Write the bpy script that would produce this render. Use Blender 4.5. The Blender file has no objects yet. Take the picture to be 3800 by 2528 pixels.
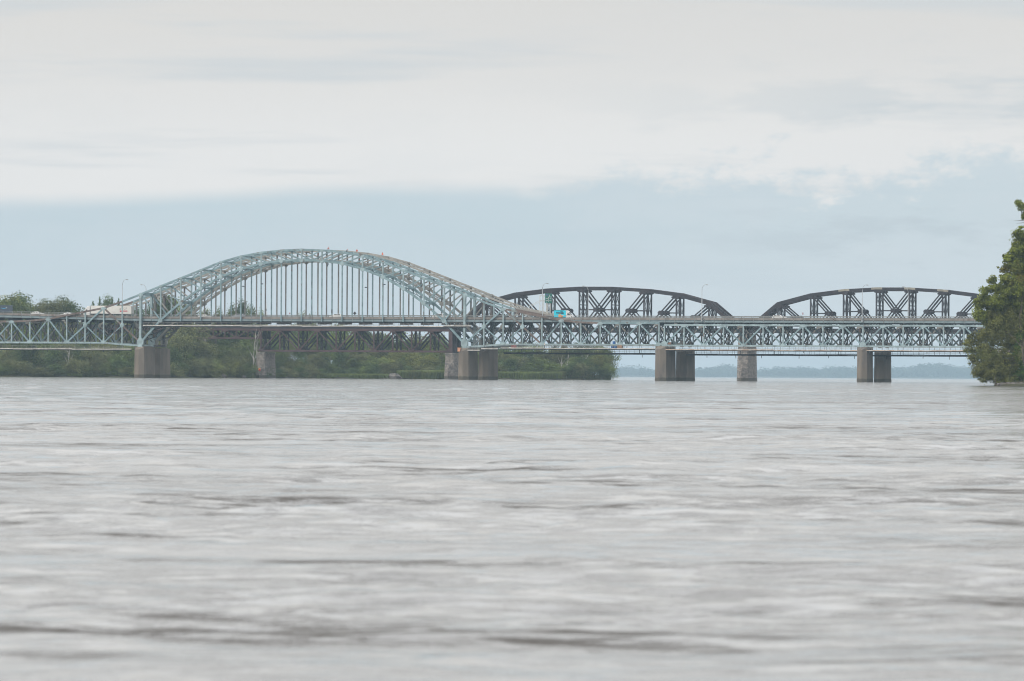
import bpy, math, random
import numpy as np
from mathutils import Vector, Matrix, Euler

random.seed(7)
rng = np.random.default_rng(7)
R = math.radians
scene = bpy.context.scene
col = scene.collection

# ------------------------------------------------------------------ camera
F = 27200.0          # focal length in pixels of the 3800 px wide photograph
YH = 1394.0          # row of the horizon in the levelled photograph
CAM_H = 1.5
ROLL = R(0.33)
cd = bpy.data.cameras.new('camera')
cam = bpy.data.objects.new('camera', cd)
col.objects.link(cam)
cd.sensor_fit = 'HORIZONTAL'
cd.sensor_width = 36.0
cd.lens = F / 3800 * 36
cd.clip_start = 0.5
cd.clip_end = 30000
cd.dof.use_dof = True
cd.dof.focus_distance = 2500
cd.dof.aperture_fstop = 8.0
pitch = math.atan((YH - 1264) / F)
cam.matrix_world = Matrix.Translation((0, 0, CAM_H)) @ Euler((math.pi / 2 + pitch, 0, 0)).to_matrix().to_4x4() @ Matrix.Rotation(ROLL, 4, 'Z')
scene.camera = cam

# ------------------------------------------------------------------ world
SUN_EL, SUN_AZ = R(33), R(-116)      # azimuth measured from +Y towards +X: behind and left of the camera
world = bpy.data.worlds.new('World')
scene.world = world
world.use_nodes = True
nt = world.node_tree
nt.nodes.clear()


def nod(t, kind, **kw):
    n = t.nodes.new(kind)
    for k, v in kw.items():
        setattr(n, k, v)
    return n


def setin(t, sock, v):
    if isinstance(v, bpy.types.NodeSocket):
        t.links.new(v, sock)
    else:
        sock.default_value = v


def mth(t, op, a, b=None, c=None, clamp=False):
    n = nod(t, 'ShaderNodeMath', operation=op, use_clamp=clamp)
    for i, v in enumerate((a, b, c)):
        if v is not None:
            setin(t, n.inputs[i], v)
    return n.outputs[0]


def mrange(t, v, a, b, lo=0.0, hi=1.0, kind='SMOOTHSTEP'):
    n = nod(t, 'ShaderNodeMapRange', interpolation_type=kind)
    for i, x in enumerate((v, a, b, lo, hi)):
        setin(t, n.inputs[i], x)
    return n.outputs[0]


def mixc(t, f, a, b, blend='MIX'):
    n = nod(t, 'ShaderNodeMix', data_type='RGBA', blend_type=blend)
    setin(t, n.inputs[0], f)
    setin(t, n.inputs[6], a)
    setin(t, n.inputs[7], b)
    return n.outputs[2]


def noise(t, vec, scale, detail=3.0, rough=0.5):
    n = nod(t, 'ShaderNodeTexNoise')
    setin(t, n.inputs['Vector'], vec)
    n.inputs['Scale'].default_value = scale
    n.inputs['Detail'].default_value = detail
    n.inputs['Roughness'].default_value = rough
    return n.outputs['Fac']


def comb(t, x, y, z=0.0):
    n = nod(t, 'ShaderNodeCombineXYZ')
    for i, v in enumerate((x, y, z)):
        setin(t, n.inputs[i], v)
    return n.outputs[0]


tc = nod(nt, 'ShaderNodeTexCoord')
sep = nod(nt, 'ShaderNodeSeparateXYZ')
nt.links.new(tc.outputs['Generated'], sep.inputs[0])
DX, DY, DZ = sep.outputs
az = mth(nt, 'ARCTAN2', DX, DY)
el = DZ
sky = nod(nt, 'ShaderNodeTexSky', sky_type='NISHITA')
sky.sun_disc = False
sky.sun_elevation = SUN_EL
sky.sun_rotation = SUN_AZ
sky.air_density = 1.2
sky.dust_density = 2.0
# a stratus deck: bright high cloud, a bluish bank low over the horizon with a ragged upper edge
puff = noise(nt, comb(nt, mth(nt, 'MULTIPLY', az, 64), mth(nt, 'MULTIPLY', el, 120), 7.7), 1.0, 9.0, 0.66)
wob = noise(nt, comb(nt, mth(nt, 'MULTIPLY', az, 12), 0.0, 8.3), 1.0, 2.0)
streak = noise(nt, comb(nt, mth(nt, 'MULTIPLY', az, 14), mth(nt, 'MULTIPLY', el, 170), 1.7), 1.0, 4.0, 0.55)
broad = noise(nt, comb(nt, mth(nt, 'MULTIPLY', az, 5), mth(nt, 'MULTIPLY', el, 26), 5.2), 1.0, 3.0)
ragged = mrange(nt, az, -0.006, 0.032)                       # the bank breaks up into puffs to the right
edge = mth(nt, 'ADD', 0.0243, mth(nt, 'MULTIPLY', mth(nt, 'SUBTRACT', wob, 0.5), 0.008))
amp = mth(nt, 'MULTIPLY_ADD', ragged, 0.034, 0.0012)
edge = mth(nt, 'ADD', edge, mth(nt, 'MULTIPLY', mth(nt, 'SUBTRACT', puff, 0.475), amp))
edge = mth(nt, 'ADD', edge, mrange(nt, az, 0.02, 0.08, 0.0, 0.004))
soft = mth(nt, 'MULTIPLY_ADD', ragged, 0.0014, 0.0015)
bank = mrange(nt, mth(nt, 'SUBTRACT', edge, el), mth(nt, 'MULTIPLY', soft, -1.0), soft)
fade = mrange(nt, el, 0.0, 0.024)
K = 10.0
bank_col = mixc(nt, fade, (0.655 * K, 0.735 * K, 0.795 * K, 1), (0.56 * K, 0.68 * K, 0.745 * K, 1))
bank_col = mixc(nt, mrange(nt, puff, 0.35, 0.7, 0.0, 0.35), bank_col, (0.66 * K, 0.73 * K, 0.79 * K, 1))
lift = mrange(nt, el, 0.05, 0.13, 1.0, 1.56)
high = mixc(nt, mrange(nt, el, 0.028, 0.054), (0.845 * K, 0.85 * K, 0.85 * K, 1), (0.765 * K, 0.745 * K, 0.715 * K, 1))
grey = mth(nt, 'MULTIPLY', mrange(nt, streak, 0.50, 0.70, 0.0, 0.75), mrange(nt, el, 0.16, 0.03))
high = mixc(nt, mrange(nt, el, 0.06, 0.16), high, (0.785 * K, 0.795 * K, 0.805 * K, 1))
high = mixc(nt, grey, high, (0.62 * K, 0.68 * K, 0.72 * K, 1))
high = mixc(nt, mrange(nt, broad, 0.35, 0.7, 0.0, 0.45), high, (0.70 * K, 0.72 * K, 0.74 * K, 1))
high = mixc(nt, 1.0, high, comb(nt, lift, lift, lift), 'MULTIPLY')
cloud = mixc(nt, mth(nt, 'MULTIPLY', bank, mth(nt, 'MULTIPLY_ADD', ragged, -0.12, 0.92)), high, bank_col)
# torn darker scud drifting above the bank on the right, thinning out upwards
scud = noise(nt, comb(nt, mth(nt, 'MULTIPLY', az, 30), mth(nt, 'MULTIPLY', el, 115), 2.6), 1.0, 9.0, 0.64)
scud = mth(nt, 'MULTIPLY', mrange(nt, scud, 0.50, 0.64, 0.0, 0.62), mth(nt, 'MULTIPLY', mrange(nt, el, 0.060, 0.024), mrange(nt, az, 0.0, 0.06, 0.1, 1.0)))
cloud = mixc(nt, scud, cloud, (0.53 * K, 0.61 * K, 0.665 * K, 1))
skycol = mixc(nt, 0.94, sky.outputs[0], cloud)
bg = nod(nt, 'ShaderNodeBackground')
nt.links.new(skycol, bg.inputs[0])
bg.inputs[1].default_value = 0.1
wo = nod(nt, 'ShaderNodeOutputWorld')
nt.links.new(bg.outputs[0], wo.inputs[0])

# ------------------------------------------------------------------ sun (veiled by cloud)
sd = bpy.data.lights.new('sun', 'SUN')
sd.energy = 1.5
sd.angle = R(12)
sd.color = (1.0, 0.93, 0.84)
sun = bpy.data.objects.new('sun', sd)
col.objects.link(sun)
sdir = Vector((math.sin(SUN_AZ) * math.cos(SUN_EL), math.cos(SUN_AZ) * math.cos(SUN_EL), math.sin(SUN_EL)))
sun.rotation_euler = sdir.to_track_quat('Z', 'Y').to_euler()
sun.location = (-30, -20, 40)

vs = scene.view_settings
scene.display_settings.display_device = 'sRGB'
vs.view_transform = 'Standard'
vs.look = 'None'
vs.exposure = 0.0
vs.gamma = 1.0
cy = scene.cycles
cy.use_denoising = True
cy.denoiser = 'OPENIMAGEDENOISE'
cy.filter_width = 1.1
cy.max_bounces = 6
cy.diffuse_bounces = 2
cy.glossy_bounces = 3
cy.transparent_max_bounces = 8
cy.volume_bounces = 1
cy.sample_clamp_indirect = 4.0

# ------------------------------------------------------------------ materials
MATS = {}


def material(name, colr, rough=0.7, var=0.15, vscale=0.6, second=None, sec_lo=0.55, sec_hi=0.7, sec_scale=0.4,
             stretch=(1, 1, 1), metallic=0.0, bump=0.0, bscale=3.0, translucent=0.0, objvar=0.0, spec=0.3, tide=None):
    m = bpy.data.materials.new(name)
    m.use_nodes = True
    t = m.node_tree
    b = t.nodes['Principled BSDF']
    geo = nod(t, 'ShaderNodeNewGeometry')
    mp = nod(t, 'ShaderNodeMapping')
    mp.inputs['Scale'].default_value = stretch
    t.links.new(geo.outputs['Position'], mp.inputs[0])
    P = mp.outputs[0]
    n1 = noise(t, P, vscale, 4.0)
    c = colr
    lo = tuple(x * (1 - var * 1.6) for x in c) + (1,)
    hi = tuple(min(1, x * (1 + var * 1.4)) for x in c) + (1,)
    cc = mixc(t, mrange(t, n1, 0.3, 0.7, kind='LINEAR'), lo, hi)
    if second:
        n2 = noise(t, P, sec_scale, 5.0, 0.6)
        cc = mixc(t, mrange(t, n2, sec_lo, sec_hi), cc, tuple(second) + (1,))
    if tide:
        sx = nod(t, 'ShaderNodeSeparateXYZ')
        t.links.new(geo.outputs['Position'], sx.inputs[0])
        zz = mth(t, 'ADD', sx.outputs[2], mth(t, 'MULTIPLY', noise(t, geo.outputs['Position'], 0.9, 4.0), 0.9))
        cc = mixc(t, mrange(t, zz, 1.35, 1.75, 0.75, 0.0), cc, tuple(tide) + (1,))
    if objvar:
        oi = nod(t, 'ShaderNodeObjectInfo')
        f = mrange(t, oi.outputs['Random'], 0.0, 1.0, 1 - objvar, 1 + objvar, 'LINEAR')
        cc = mixc(t, 1.0, cc, comb(t, f, f, f), 'MULTIPLY')
    t.links.new(cc, b.inputs['Base Color'])
    b.inputs['Roughness'].default_value = rough
    b.inputs['Metallic'].default_value = metallic
    b.inputs['Specular IOR Level'].default_value = spec
    if bump:
        bn = nod(t, 'ShaderNodeBump')
        bn.inputs['Strength'].default_value = bump
        bn.inputs['Distance'].default_value = 0.1
        t.links.new(noise(t, P, bscale, 5.0), bn.inputs['Height'])
        t.links.new(bn.outputs[0], b.inputs['Normal'])
    if translucent:
        tr = nod(t, 'ShaderNodeBsdfTranslucent')
        t.links.new(cc, tr.inputs[0])
        mx = nod(t, 'ShaderNodeMixShader')
        mx.inputs[0].default_value = translucent
        t.links.new(b.outputs[0], mx.inputs[1])
        t.links.new(tr.outputs[0], mx.inputs[2])
        t.links.new(mx.outputs[0], t.nodes['Material Output'].inputs['Surface'])
    MATS[name] = m
    return m


RUST = (0.17, 0.105, 0.075)
material('green_steel', (0.25, 0.355, 0.38), 0.55, 0.18, 0.5, RUST, 0.56, 0.72, 0.35)
material('green_steel_pale', (0.335, 0.43, 0.445), 0.55, 0.18, 0.5, RUST, 0.59, 0.74, 0.35)
material('rusty_chord', (0.19, 0.145, 0.125), 0.8, 0.2, 0.5, (0.27, 0.31, 0.30), 0.56, 0.70, 0.3)
material('beige_steel', (0.37, 0.355, 0.32), 0.6, 0.12, 0.5, RUST, 0.60, 0.75, 0.3)
material('weathered_steel_shaded', (0.155, 0.15, 0.145), 0.7, 0.2, 0.5, RUST, 0.52, 0.66, 0.25)  # weathered grey, darkened further to carry the shade under the far deck
material('fascia_steel', (0.22, 0.28, 0.295), 0.55, 0.12, 0.4, RUST, 0.64, 0.78, 0.5)
material('post_steel', (0.33, 0.345, 0.335), 0.6, 0.15, 0.5, RUST, 0.55, 0.70, 0.5)
material('floor_steel_shaded', (0.06, 0.07, 0.082), 0.7, 0.2, 0.4, RUST, 0.58, 0.72, 0.4)  # dark base colour stands in for the shadow among floor beams and stringers
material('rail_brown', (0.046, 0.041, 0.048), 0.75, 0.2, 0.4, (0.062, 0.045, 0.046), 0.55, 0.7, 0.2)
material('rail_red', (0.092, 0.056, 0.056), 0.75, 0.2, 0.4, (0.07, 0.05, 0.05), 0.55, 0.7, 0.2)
material('cream_patch', (0.36, 0.335, 0.275), 0.8, 0.15, 0.8)
material('concrete', (0.215, 0.180, 0.145), 0.9, 0.16, 0.25, (0.165, 0.142, 0.125), 0.5, 0.68, 0.35, (1, 1, 0.35), bump=0.3, bscale=1.2, tide=(0.075, 0.070, 0.055))
material('parapet_concrete', (0.27, 0.245, 0.22), 0.9, 0.2, 0.35, (0.17, 0.125, 0.10), 0.56, 0.7, 0.6, (1, 1, 0.4))
material('stone', (0.30, 0.265, 0.235), 0.95, 0.25, 1.1, (0.17, 0.155, 0.15), 0.5, 0.62, 0.9, bump=0.6, bscale=2.0, tide=(0.075, 0.070, 0.055))
material('stone_dark', (0.22, 0.20, 0.185), 0.95, 0.25, 1.1, bump=0.6, bscale=2.0)
material('asphalt', (0.05, 0.05, 0.052), 0.9, 0.2, 0.5)
material('platform_edge', (0.62, 0.59, 0.54), 0.7, 0.2, 0.6, (0.42, 0.30, 0.22), 0.6, 0.72, 0.8)
material('platform_edge_orange', (0.56, 0.42, 0.32), 0.7, 0.2, 0.6, (0.66, 0.62, 0.56), 0.45, 0.6, 0.5)
material('platform_dark', (0.045, 0.05, 0.058), 0.8, 0.2, 0.6)
material('platform_plank', (0.20, 0.17, 0.14), 0.9, 0.2, 0.6)
material('grey_hanger', (0.29, 0.275, 0.255), 0.65, 0.15, 0.5, RUST, 0.62, 0.75, 0.25)
material('rail_tube', (0.33, 0.31, 0.29), 0.6, 0.2, 0.8, RUST, 0.55, 0.7, 0.6)
material('galvanised', (0.42, 0.44, 0.45), 0.45, 0.1, 1.0, metallic=0.3)
material('white_post', (0.66, 0.65, 0.61), 0.6, 0.1, 1.0)
material('lamp_glass', (0.20, 0.21, 0.22), 0.3, 0.05, 1.0)
material('sign_green', (0.01, 0.20, 0.145), 0.5, 0.05, 1.0)
material('sign_white', (0.75, 0.77, 0.75), 0.5, 0.02, 1.0)
material('sign_blue', (0.10, 0.12, 0.34), 0.5, 0.02, 1.0)
material('car_white', (0.78, 0.77, 0.74), 0.35, 0.03, 1.0, spec=0.5)
material('car_silver', (0.33, 0.35, 0.37), 0.3, 0.03, 1.0, spec=0.5)
material('truck_blue', (0.045, 0.065, 0.095), 0.4, 0.05, 1.0, spec=0.5)
material('trailer_cream', (0.78, 0.755, 0.70), 0.5, 0.04, 0.6)
material('glass_dark', (0.02, 0.025, 0.03), 0.08, 0.0, 1.0, spec=0.8)
material('tyre', (0.02, 0.02, 0.02), 0.9, 0.1, 3.0)
material('rim', (0.4, 0.4, 0.41), 0.35, 0.05, 3.0, metallic=0.6)
material('headlight', (0.75, 0.76, 0.76), 0.15, 0.0, 1.0, spec=0.8)
material('tail_red', (0.35, 0.02, 0.02), 0.3, 0.0, 1.0)
material('chassis', (0.03, 0.03, 0.032), 0.8, 0.1, 2.0)
material('cyan_paint', (0.02, 0.62, 0.78), 0.4, 0.02, 1.0)
material('ink', (0.012, 0.02, 0.04), 0.5, 0.0, 1.0)
material('orange_print', (0.86, 0.36, 0.10), 0.5, 0.15, 3.0)
material('pink_print', (0.85, 0.62, 0.58), 0.5, 0.1, 3.0)
material('red_print', (0.55, 0.06, 0.07), 0.5, 0.05, 1.0)
material('sky_print', (0.08, 0.42, 0.68), 0.5, 0.02, 1.0)
material('hivis_orange', (0.85, 0.16, 0.04), 0.7, 0.05, 3.0)
material('navy_cloth', (0.03, 0.035, 0.07), 0.9, 0.1, 3.0)
material('dark_cloth', (0.06, 0.055, 0.055), 0.9, 0.1, 3.0)
material('pale_cloth', (0.70, 0.66, 0.58), 0.9, 0.1, 3.0)
material('skin', (0.50, 0.31, 0.23), 0.6, 0.05, 5.0)
material('helmet_white', (0.72, 0.71, 0.68), 0.4, 0.0, 1.0)
material('helmet_red', (0.55, 0.05, 0.04), 0.4, 0.0, 1.0)
material('drum_blue', (0.02, 0.13, 0.38), 0.45, 0.05, 1.0)
material('crate_tan', (0.40, 0.25, 0.16), 0.8, 0.1, 1.0)
material('crate_red', (0.34, 0.07, 0.06), 0.7, 0.1, 1.0)
material('basket_orange', (0.78, 0.40, 0.24), 0.6, 0.1, 1.0)
material('bark', (0.13, 0.105, 0.085), 0.95, 0.25, 1.5)
material('bark_pale', (0.46, 0.43, 0.40), 0.95, 0.2, 0.8)
LEAF = dict(rough=0.75, translucent=0.30, spec=0.15)
material('leaf_mid', (0.155, 0.200, 0.058), var=0.34, vscale=0.35, second=(0.155, 0.172, 0.062), sec_scale=0.22, objvar=0.36, **LEAF)
material('leaf_dark', (0.100, 0.142, 0.050), var=0.34, vscale=0.35, second=(0.092, 0.122, 0.056), sec_scale=0.22, objvar=0.36, **LEAF)
material('leaf_olive', (0.190, 0.200, 0.085), var=0.30, vscale=0.35, second=(0.105, 0.130, 0.066), sec_scale=0.22, objvar=0.34, **LEAF)
material('leaf_yellow', (0.205, 0.215, 0.06), var=0.30, vscale=0.35, second=(0.12, 0.155, 0.05), sec_scale=0.22, objvar=0.34, **LEAF)
material('leaf_poplar', (0.215, 0.250, 0.044), var=0.42, vscale=0.55, second=(0.215, 0.195, 0.035), sec_lo=0.54, sec_hi=0.66, sec_scale=0.16, **LEAF)
material('leaf_willow', (0.215, 0.222, 0.072), var=0.40, vscale=0.55, second=(0.125, 0.155, 0.052), sec_scale=0.2, **LEAF)
material('leaf_vine', (0.115, 0.19, 0.045), var=0.40, vscale=0.6, **LEAF)
material('reed', (0.20, 0.245, 0.085), var=0.25, vscale=0.12, second=(0.25, 0.24, 0.10), sec_scale=0.08, **LEAF)
material('far_leaf', (0.085, 0.11, 0.08), rough=0.9, var=0.2, vscale=0.02)
material('bank_earth', (0.075, 0.075, 0.045), rough=0.95, var=0.3, vscale=0.1, second=(0.06, 0.085, 0.035), sec_scale=0.06)
material('rock', (0.17, 0.155, 0.14), rough=0.95, var=0.3, vscale=1.0, bump=0.6, bscale=2.0)
material('steeple', (0.72, 0.73, 0.74), rough=0.7, var=0.05)

# ------------------------------------------------------------------ mesh helpers


class MB:
    def __init__(self):
        self.v = []
        self.f = []

    def add(self, vs_, fs_):
        o = len(self.v)
        self.v.extend([tuple(p) for p in vs_])
        self.f.extend([tuple(i + o for i in f) for f in fs_])
        return self

    def prof(self, p, q, prof, up=(0, 0, 1)):
        """extrude a closed 2-D profile (side, up) from p to q"""
        p, q = Vector(p), Vector(q)
        d = (q - p).normalized()
        upv = Vector(up)
        if upv.length < 1e-4:
            upv = Vector((0, 0, 1))
        if abs(d.dot(upv.normalized())) > 0.995:
            upv = Vector((1, 0, 0))
        sx = d.cross(upv).normalized()
        uy = sx.cross(d).normalized()
        n = len(prof)
        vs_ = [p + sx * a + uy * b for a, b in prof] + [q + sx * a + uy * b for a, b in prof]
        fs_ = [(i, (i + 1) % n, n + (i + 1) % n, n + i) for i in range(n)]
        fs_.append(tuple(range(n - 1, -1, -1)))
        fs_.append(tuple(range(n, 2 * n)))
        return self.add(vs_, fs_)

    def bar(self, p, q, w, h, up=(0, 0, 1)):
        a, b = w / 2, h / 2
        return self.prof(p, q, [(-a, -b), (a, -b), (a, b), (-a, b)], up)

    def hbar(self, p, q, w, h, up=(0, 0, 1), t=None):
        """H section: flanges of width h standing at +-w/2, joined by a web"""
        t = t or max(0.05, 0.16 * min(w, h))
        a, b = w / 2, h / 2
        k = t / 2
        pr = [(-a, -b), (-a + t, -b), (-a + t, -k), (a - t, -k), (a - t, -b), (a, -b),
              (a, b), (a - t, b), (a - t, k), (-a + t, k), (-a + t, b), (-a, b)]
        return self.prof(p, q, pr, up)

    def box(self, c, s):
        x, y, z = c
        a, b, d = s[0] / 2, s[1] / 2, s[2] / 2
        vs_ = [(x + i * a, y + j * b, z + k * d) for k in (-1, 1) for j in (-1, 1) for i in (-1, 1)]
        return self.add(vs_, [(0, 2, 3, 1), (4, 5, 7, 6), (0, 1, 5, 4), (2, 6, 7, 3), (0, 4, 6, 2), (1, 3, 7, 5)])

    def tube(self, pts, rad, n=8, cap=True):
        pts = [Vector(p) for p in pts]
        rings = []
        m = len(pts)
        for i, p in enumerate(pts):
            d = (pts[min(i + 1, m - 1)] - pts[max(i - 1, 0)]).normalized()
            upv = Vector((0, 0, 1)) if abs(d.z) < 0.95 else Vector((1, 0, 0))
            sx = d.cross(upv).normalized()
            uy = sx.cross(d)
            r = rad[i] if hasattr(rad, '__len__') else rad
            rings.append([p + (sx * math.cos(2 * math.pi * k / n) + uy * math.sin(2 * math.pi * k / n)) * r for k in range(n)])
        vs_ = [v for r_ in rings for v in r_]
        fs_ = []
        for i in range(m - 1):
            for k in range(n):
                a, b = i * n + k, i * n + (k + 1) % n
                fs_.append((a, b, b + n, a + n))
        if cap:
            fs_.append(tuple(range(n - 1, -1, -1)))
            fs_.append(tuple(range((m - 1) * n, m * n)))
        return self.add(vs_, fs_)

    def prism(self, poly, d):
        """extrude a 3-D polygon along vector d"""
        d = Vector(d)
        n = len(poly)
        vs_ = [Vector(p) - d / 2 for p in poly] + [Vector(p) + d / 2 for p in poly]
        fs_ = [(i, (i + 1) % n, n + (i + 1) % n, n + i) for i in range(n)]
        fs_.append(tuple(range(n - 1, -1, -1)))
        fs_.append(tuple(range(n, 2 * n)))
        return self.add(vs_, fs_)

    def build(self, name, mat, parent=None, origin=None, smooth=False):
        o = origin if origin is not None else (ORIG.get(parent.name, (0, 0, 0)) if parent else (0, 0, 0))
        me = bpy.data.meshes.new(name)
        me.from_pydata([(x - o[0], y - o[1], z - o[2]) for x, y, z in self.v], [], self.f)
        me.materials.append(MATS[mat])
        if smooth:
            me.polygons.foreach_set('use_smooth', [True] * len(me.polygons))
        me.update()
        ob = bpy.data.objects.new(name, me)
        col.objects.link(ob)
        if parent:
            ob.parent = parent
            ORIG[ob.name] = o
        return ob


ORIG = {}


def tag(o, label=None, cat=None, group=None, kind=None):
    if label:
        o['label'] = label
    if cat:
        o['category'] = cat
    if group:
        o['group'] = group
    if kind:
        o['kind'] = kind
    return o


def empty(name, loc, label=None, cat=None, group=None, rotz=0.0, local=False):
    e = bpy.data.objects.new(name, None)
    e.empty_display_size = 0.5
    e.location = loc
    e.rotation_euler = (0, 0, rotz)
    col.objects.link(e)
    ORIG[e.name] = (0, 0, 0) if local else tuple(loc)
    tag(e, label, cat, group)
    return e


def copy_tree(o, parent=None):
    c = o.copy()
    col.objects.link(c)
    if parent:
        c.parent = parent
    for ch in list(o.children):
        copy_tree(ch, c)
    return c


# ------------------------------------------------------------------ photograph <-> world
def level(px, py):
    """undo the slight roll of the photograph"""
    dx, dy = px - 1900, py - 1264
    c, s = math.cos(ROLL), math.sin(ROLL)
    return 1900 + dx * c + dy * s, 1264 - dx * s + dy * c


def at(px, py, Y):
    x, y = level(px, py)
    return Vector(((x - 1900) / F * Y, Y, CAM_H + (YH - y) / F * Y))


# ------------------------------------------------------------------ road bridge frame
TH = R(21.5)
CT, ST = math.cos(TH), math.sin(TH)
P1 = 7.62
t0, t16 = (522 - 1900) / F, (1724.3 - 1900) / F
BY0 = 16 * P1 * (CT + t16 * ST) / (t16 - t0)
BX0 = t0 * BY0
ZS = 0.988


def B(u, v, z):
    return (BX0 + u * CT + v * ST, BY0 - u * ST + v * CT, z)


def u_at(px, v=0.0):
    t = (px - 1900) / F
    return (t * (BY0 + v * CT) - BX0 - v * ST) / (CT + t * ST)


def z_at(px, py, v=0.0):
    x, y = level(px, py)
    u = u_at(x, v)
    Y = BY0 - u * ST + v * CT
    return CAM_H + (YH - y) / F * Y


DV = Vector((CT, -ST, 0))     # along the bridge
NV = Vector((ST, CT, 0))      # across it, away from the camera

# railway bridge frame
TR = R(15)
CR, SR = math.cos(TR), math.sin(TR)


def Q(u, v, z):
    return (37 + u * CR + v * SR, 2717 - u * SR + v * CR, z)


def ur_at(px, v=0.0):
    t = (px - 1900) / F
    return (t * (2717 + v * CR) - 37 - v * SR) / (CR + t * SR)


# ================================================================== SETTING: water, banks
def wave_field(X, Y, dx):
    r = np.random.default_rng(3)
    Z = np.zeros_like(X)
    n = 110
    lam = np.exp(r.uniform(np.log(0.45), np.log(9.0), n))
    ang = r.normal(0.0, 0.95, n)
    ph = r.uniform(0, 2 * np.pi, n)
    for l, a, p in zip(lam, ang, ph):
        k = 2 * np.pi / l
        w = np.clip((l / (3.0 * dx)) - 0.4, 0, 1)
        Z += w * (l ** 0.72) * np.sin(k * (X * np.sin(a) + Y * np.cos(a)) + p)
    Z *= 0.0016
    # patches where the current lies smooth, and boils
    g = np.zeros_like(X)
    for _ in range(14):
        l = r.uniform(14, 70)
        a = r.normal(0.0, 0.9)
        g += np.sin(2 * np.pi / l * (X * np.sin(a) + Y * np.cos(a)) + r.uniform(0, 6.28))
    g = 0.5 + 0.5 * np.tanh(g / 2.6)
    Z *= 0.35 + 1.1 * g
    # a line of standing ripples in the current off the wooded point
    for yc, x0, x1, h in ((690, 12, 75, 0.10), (560, -10, 45, 0.05), (820, -70, -5, 0.05)):
        line = yc + 5 * np.sin(X * 0.11) + 2 * np.sin(X * 0.31 + 1)
        Z += h * np.exp(-((Y - line) / 3.2) ** 2) * np.clip((X - x0) / 12, 0, 1) * np.clip((x1 - X) / 12, 0, 1) * (0.6 + 0.5 * np.sin(X * 0.9) * np.sin(X * 0.37))
    return Z


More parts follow.
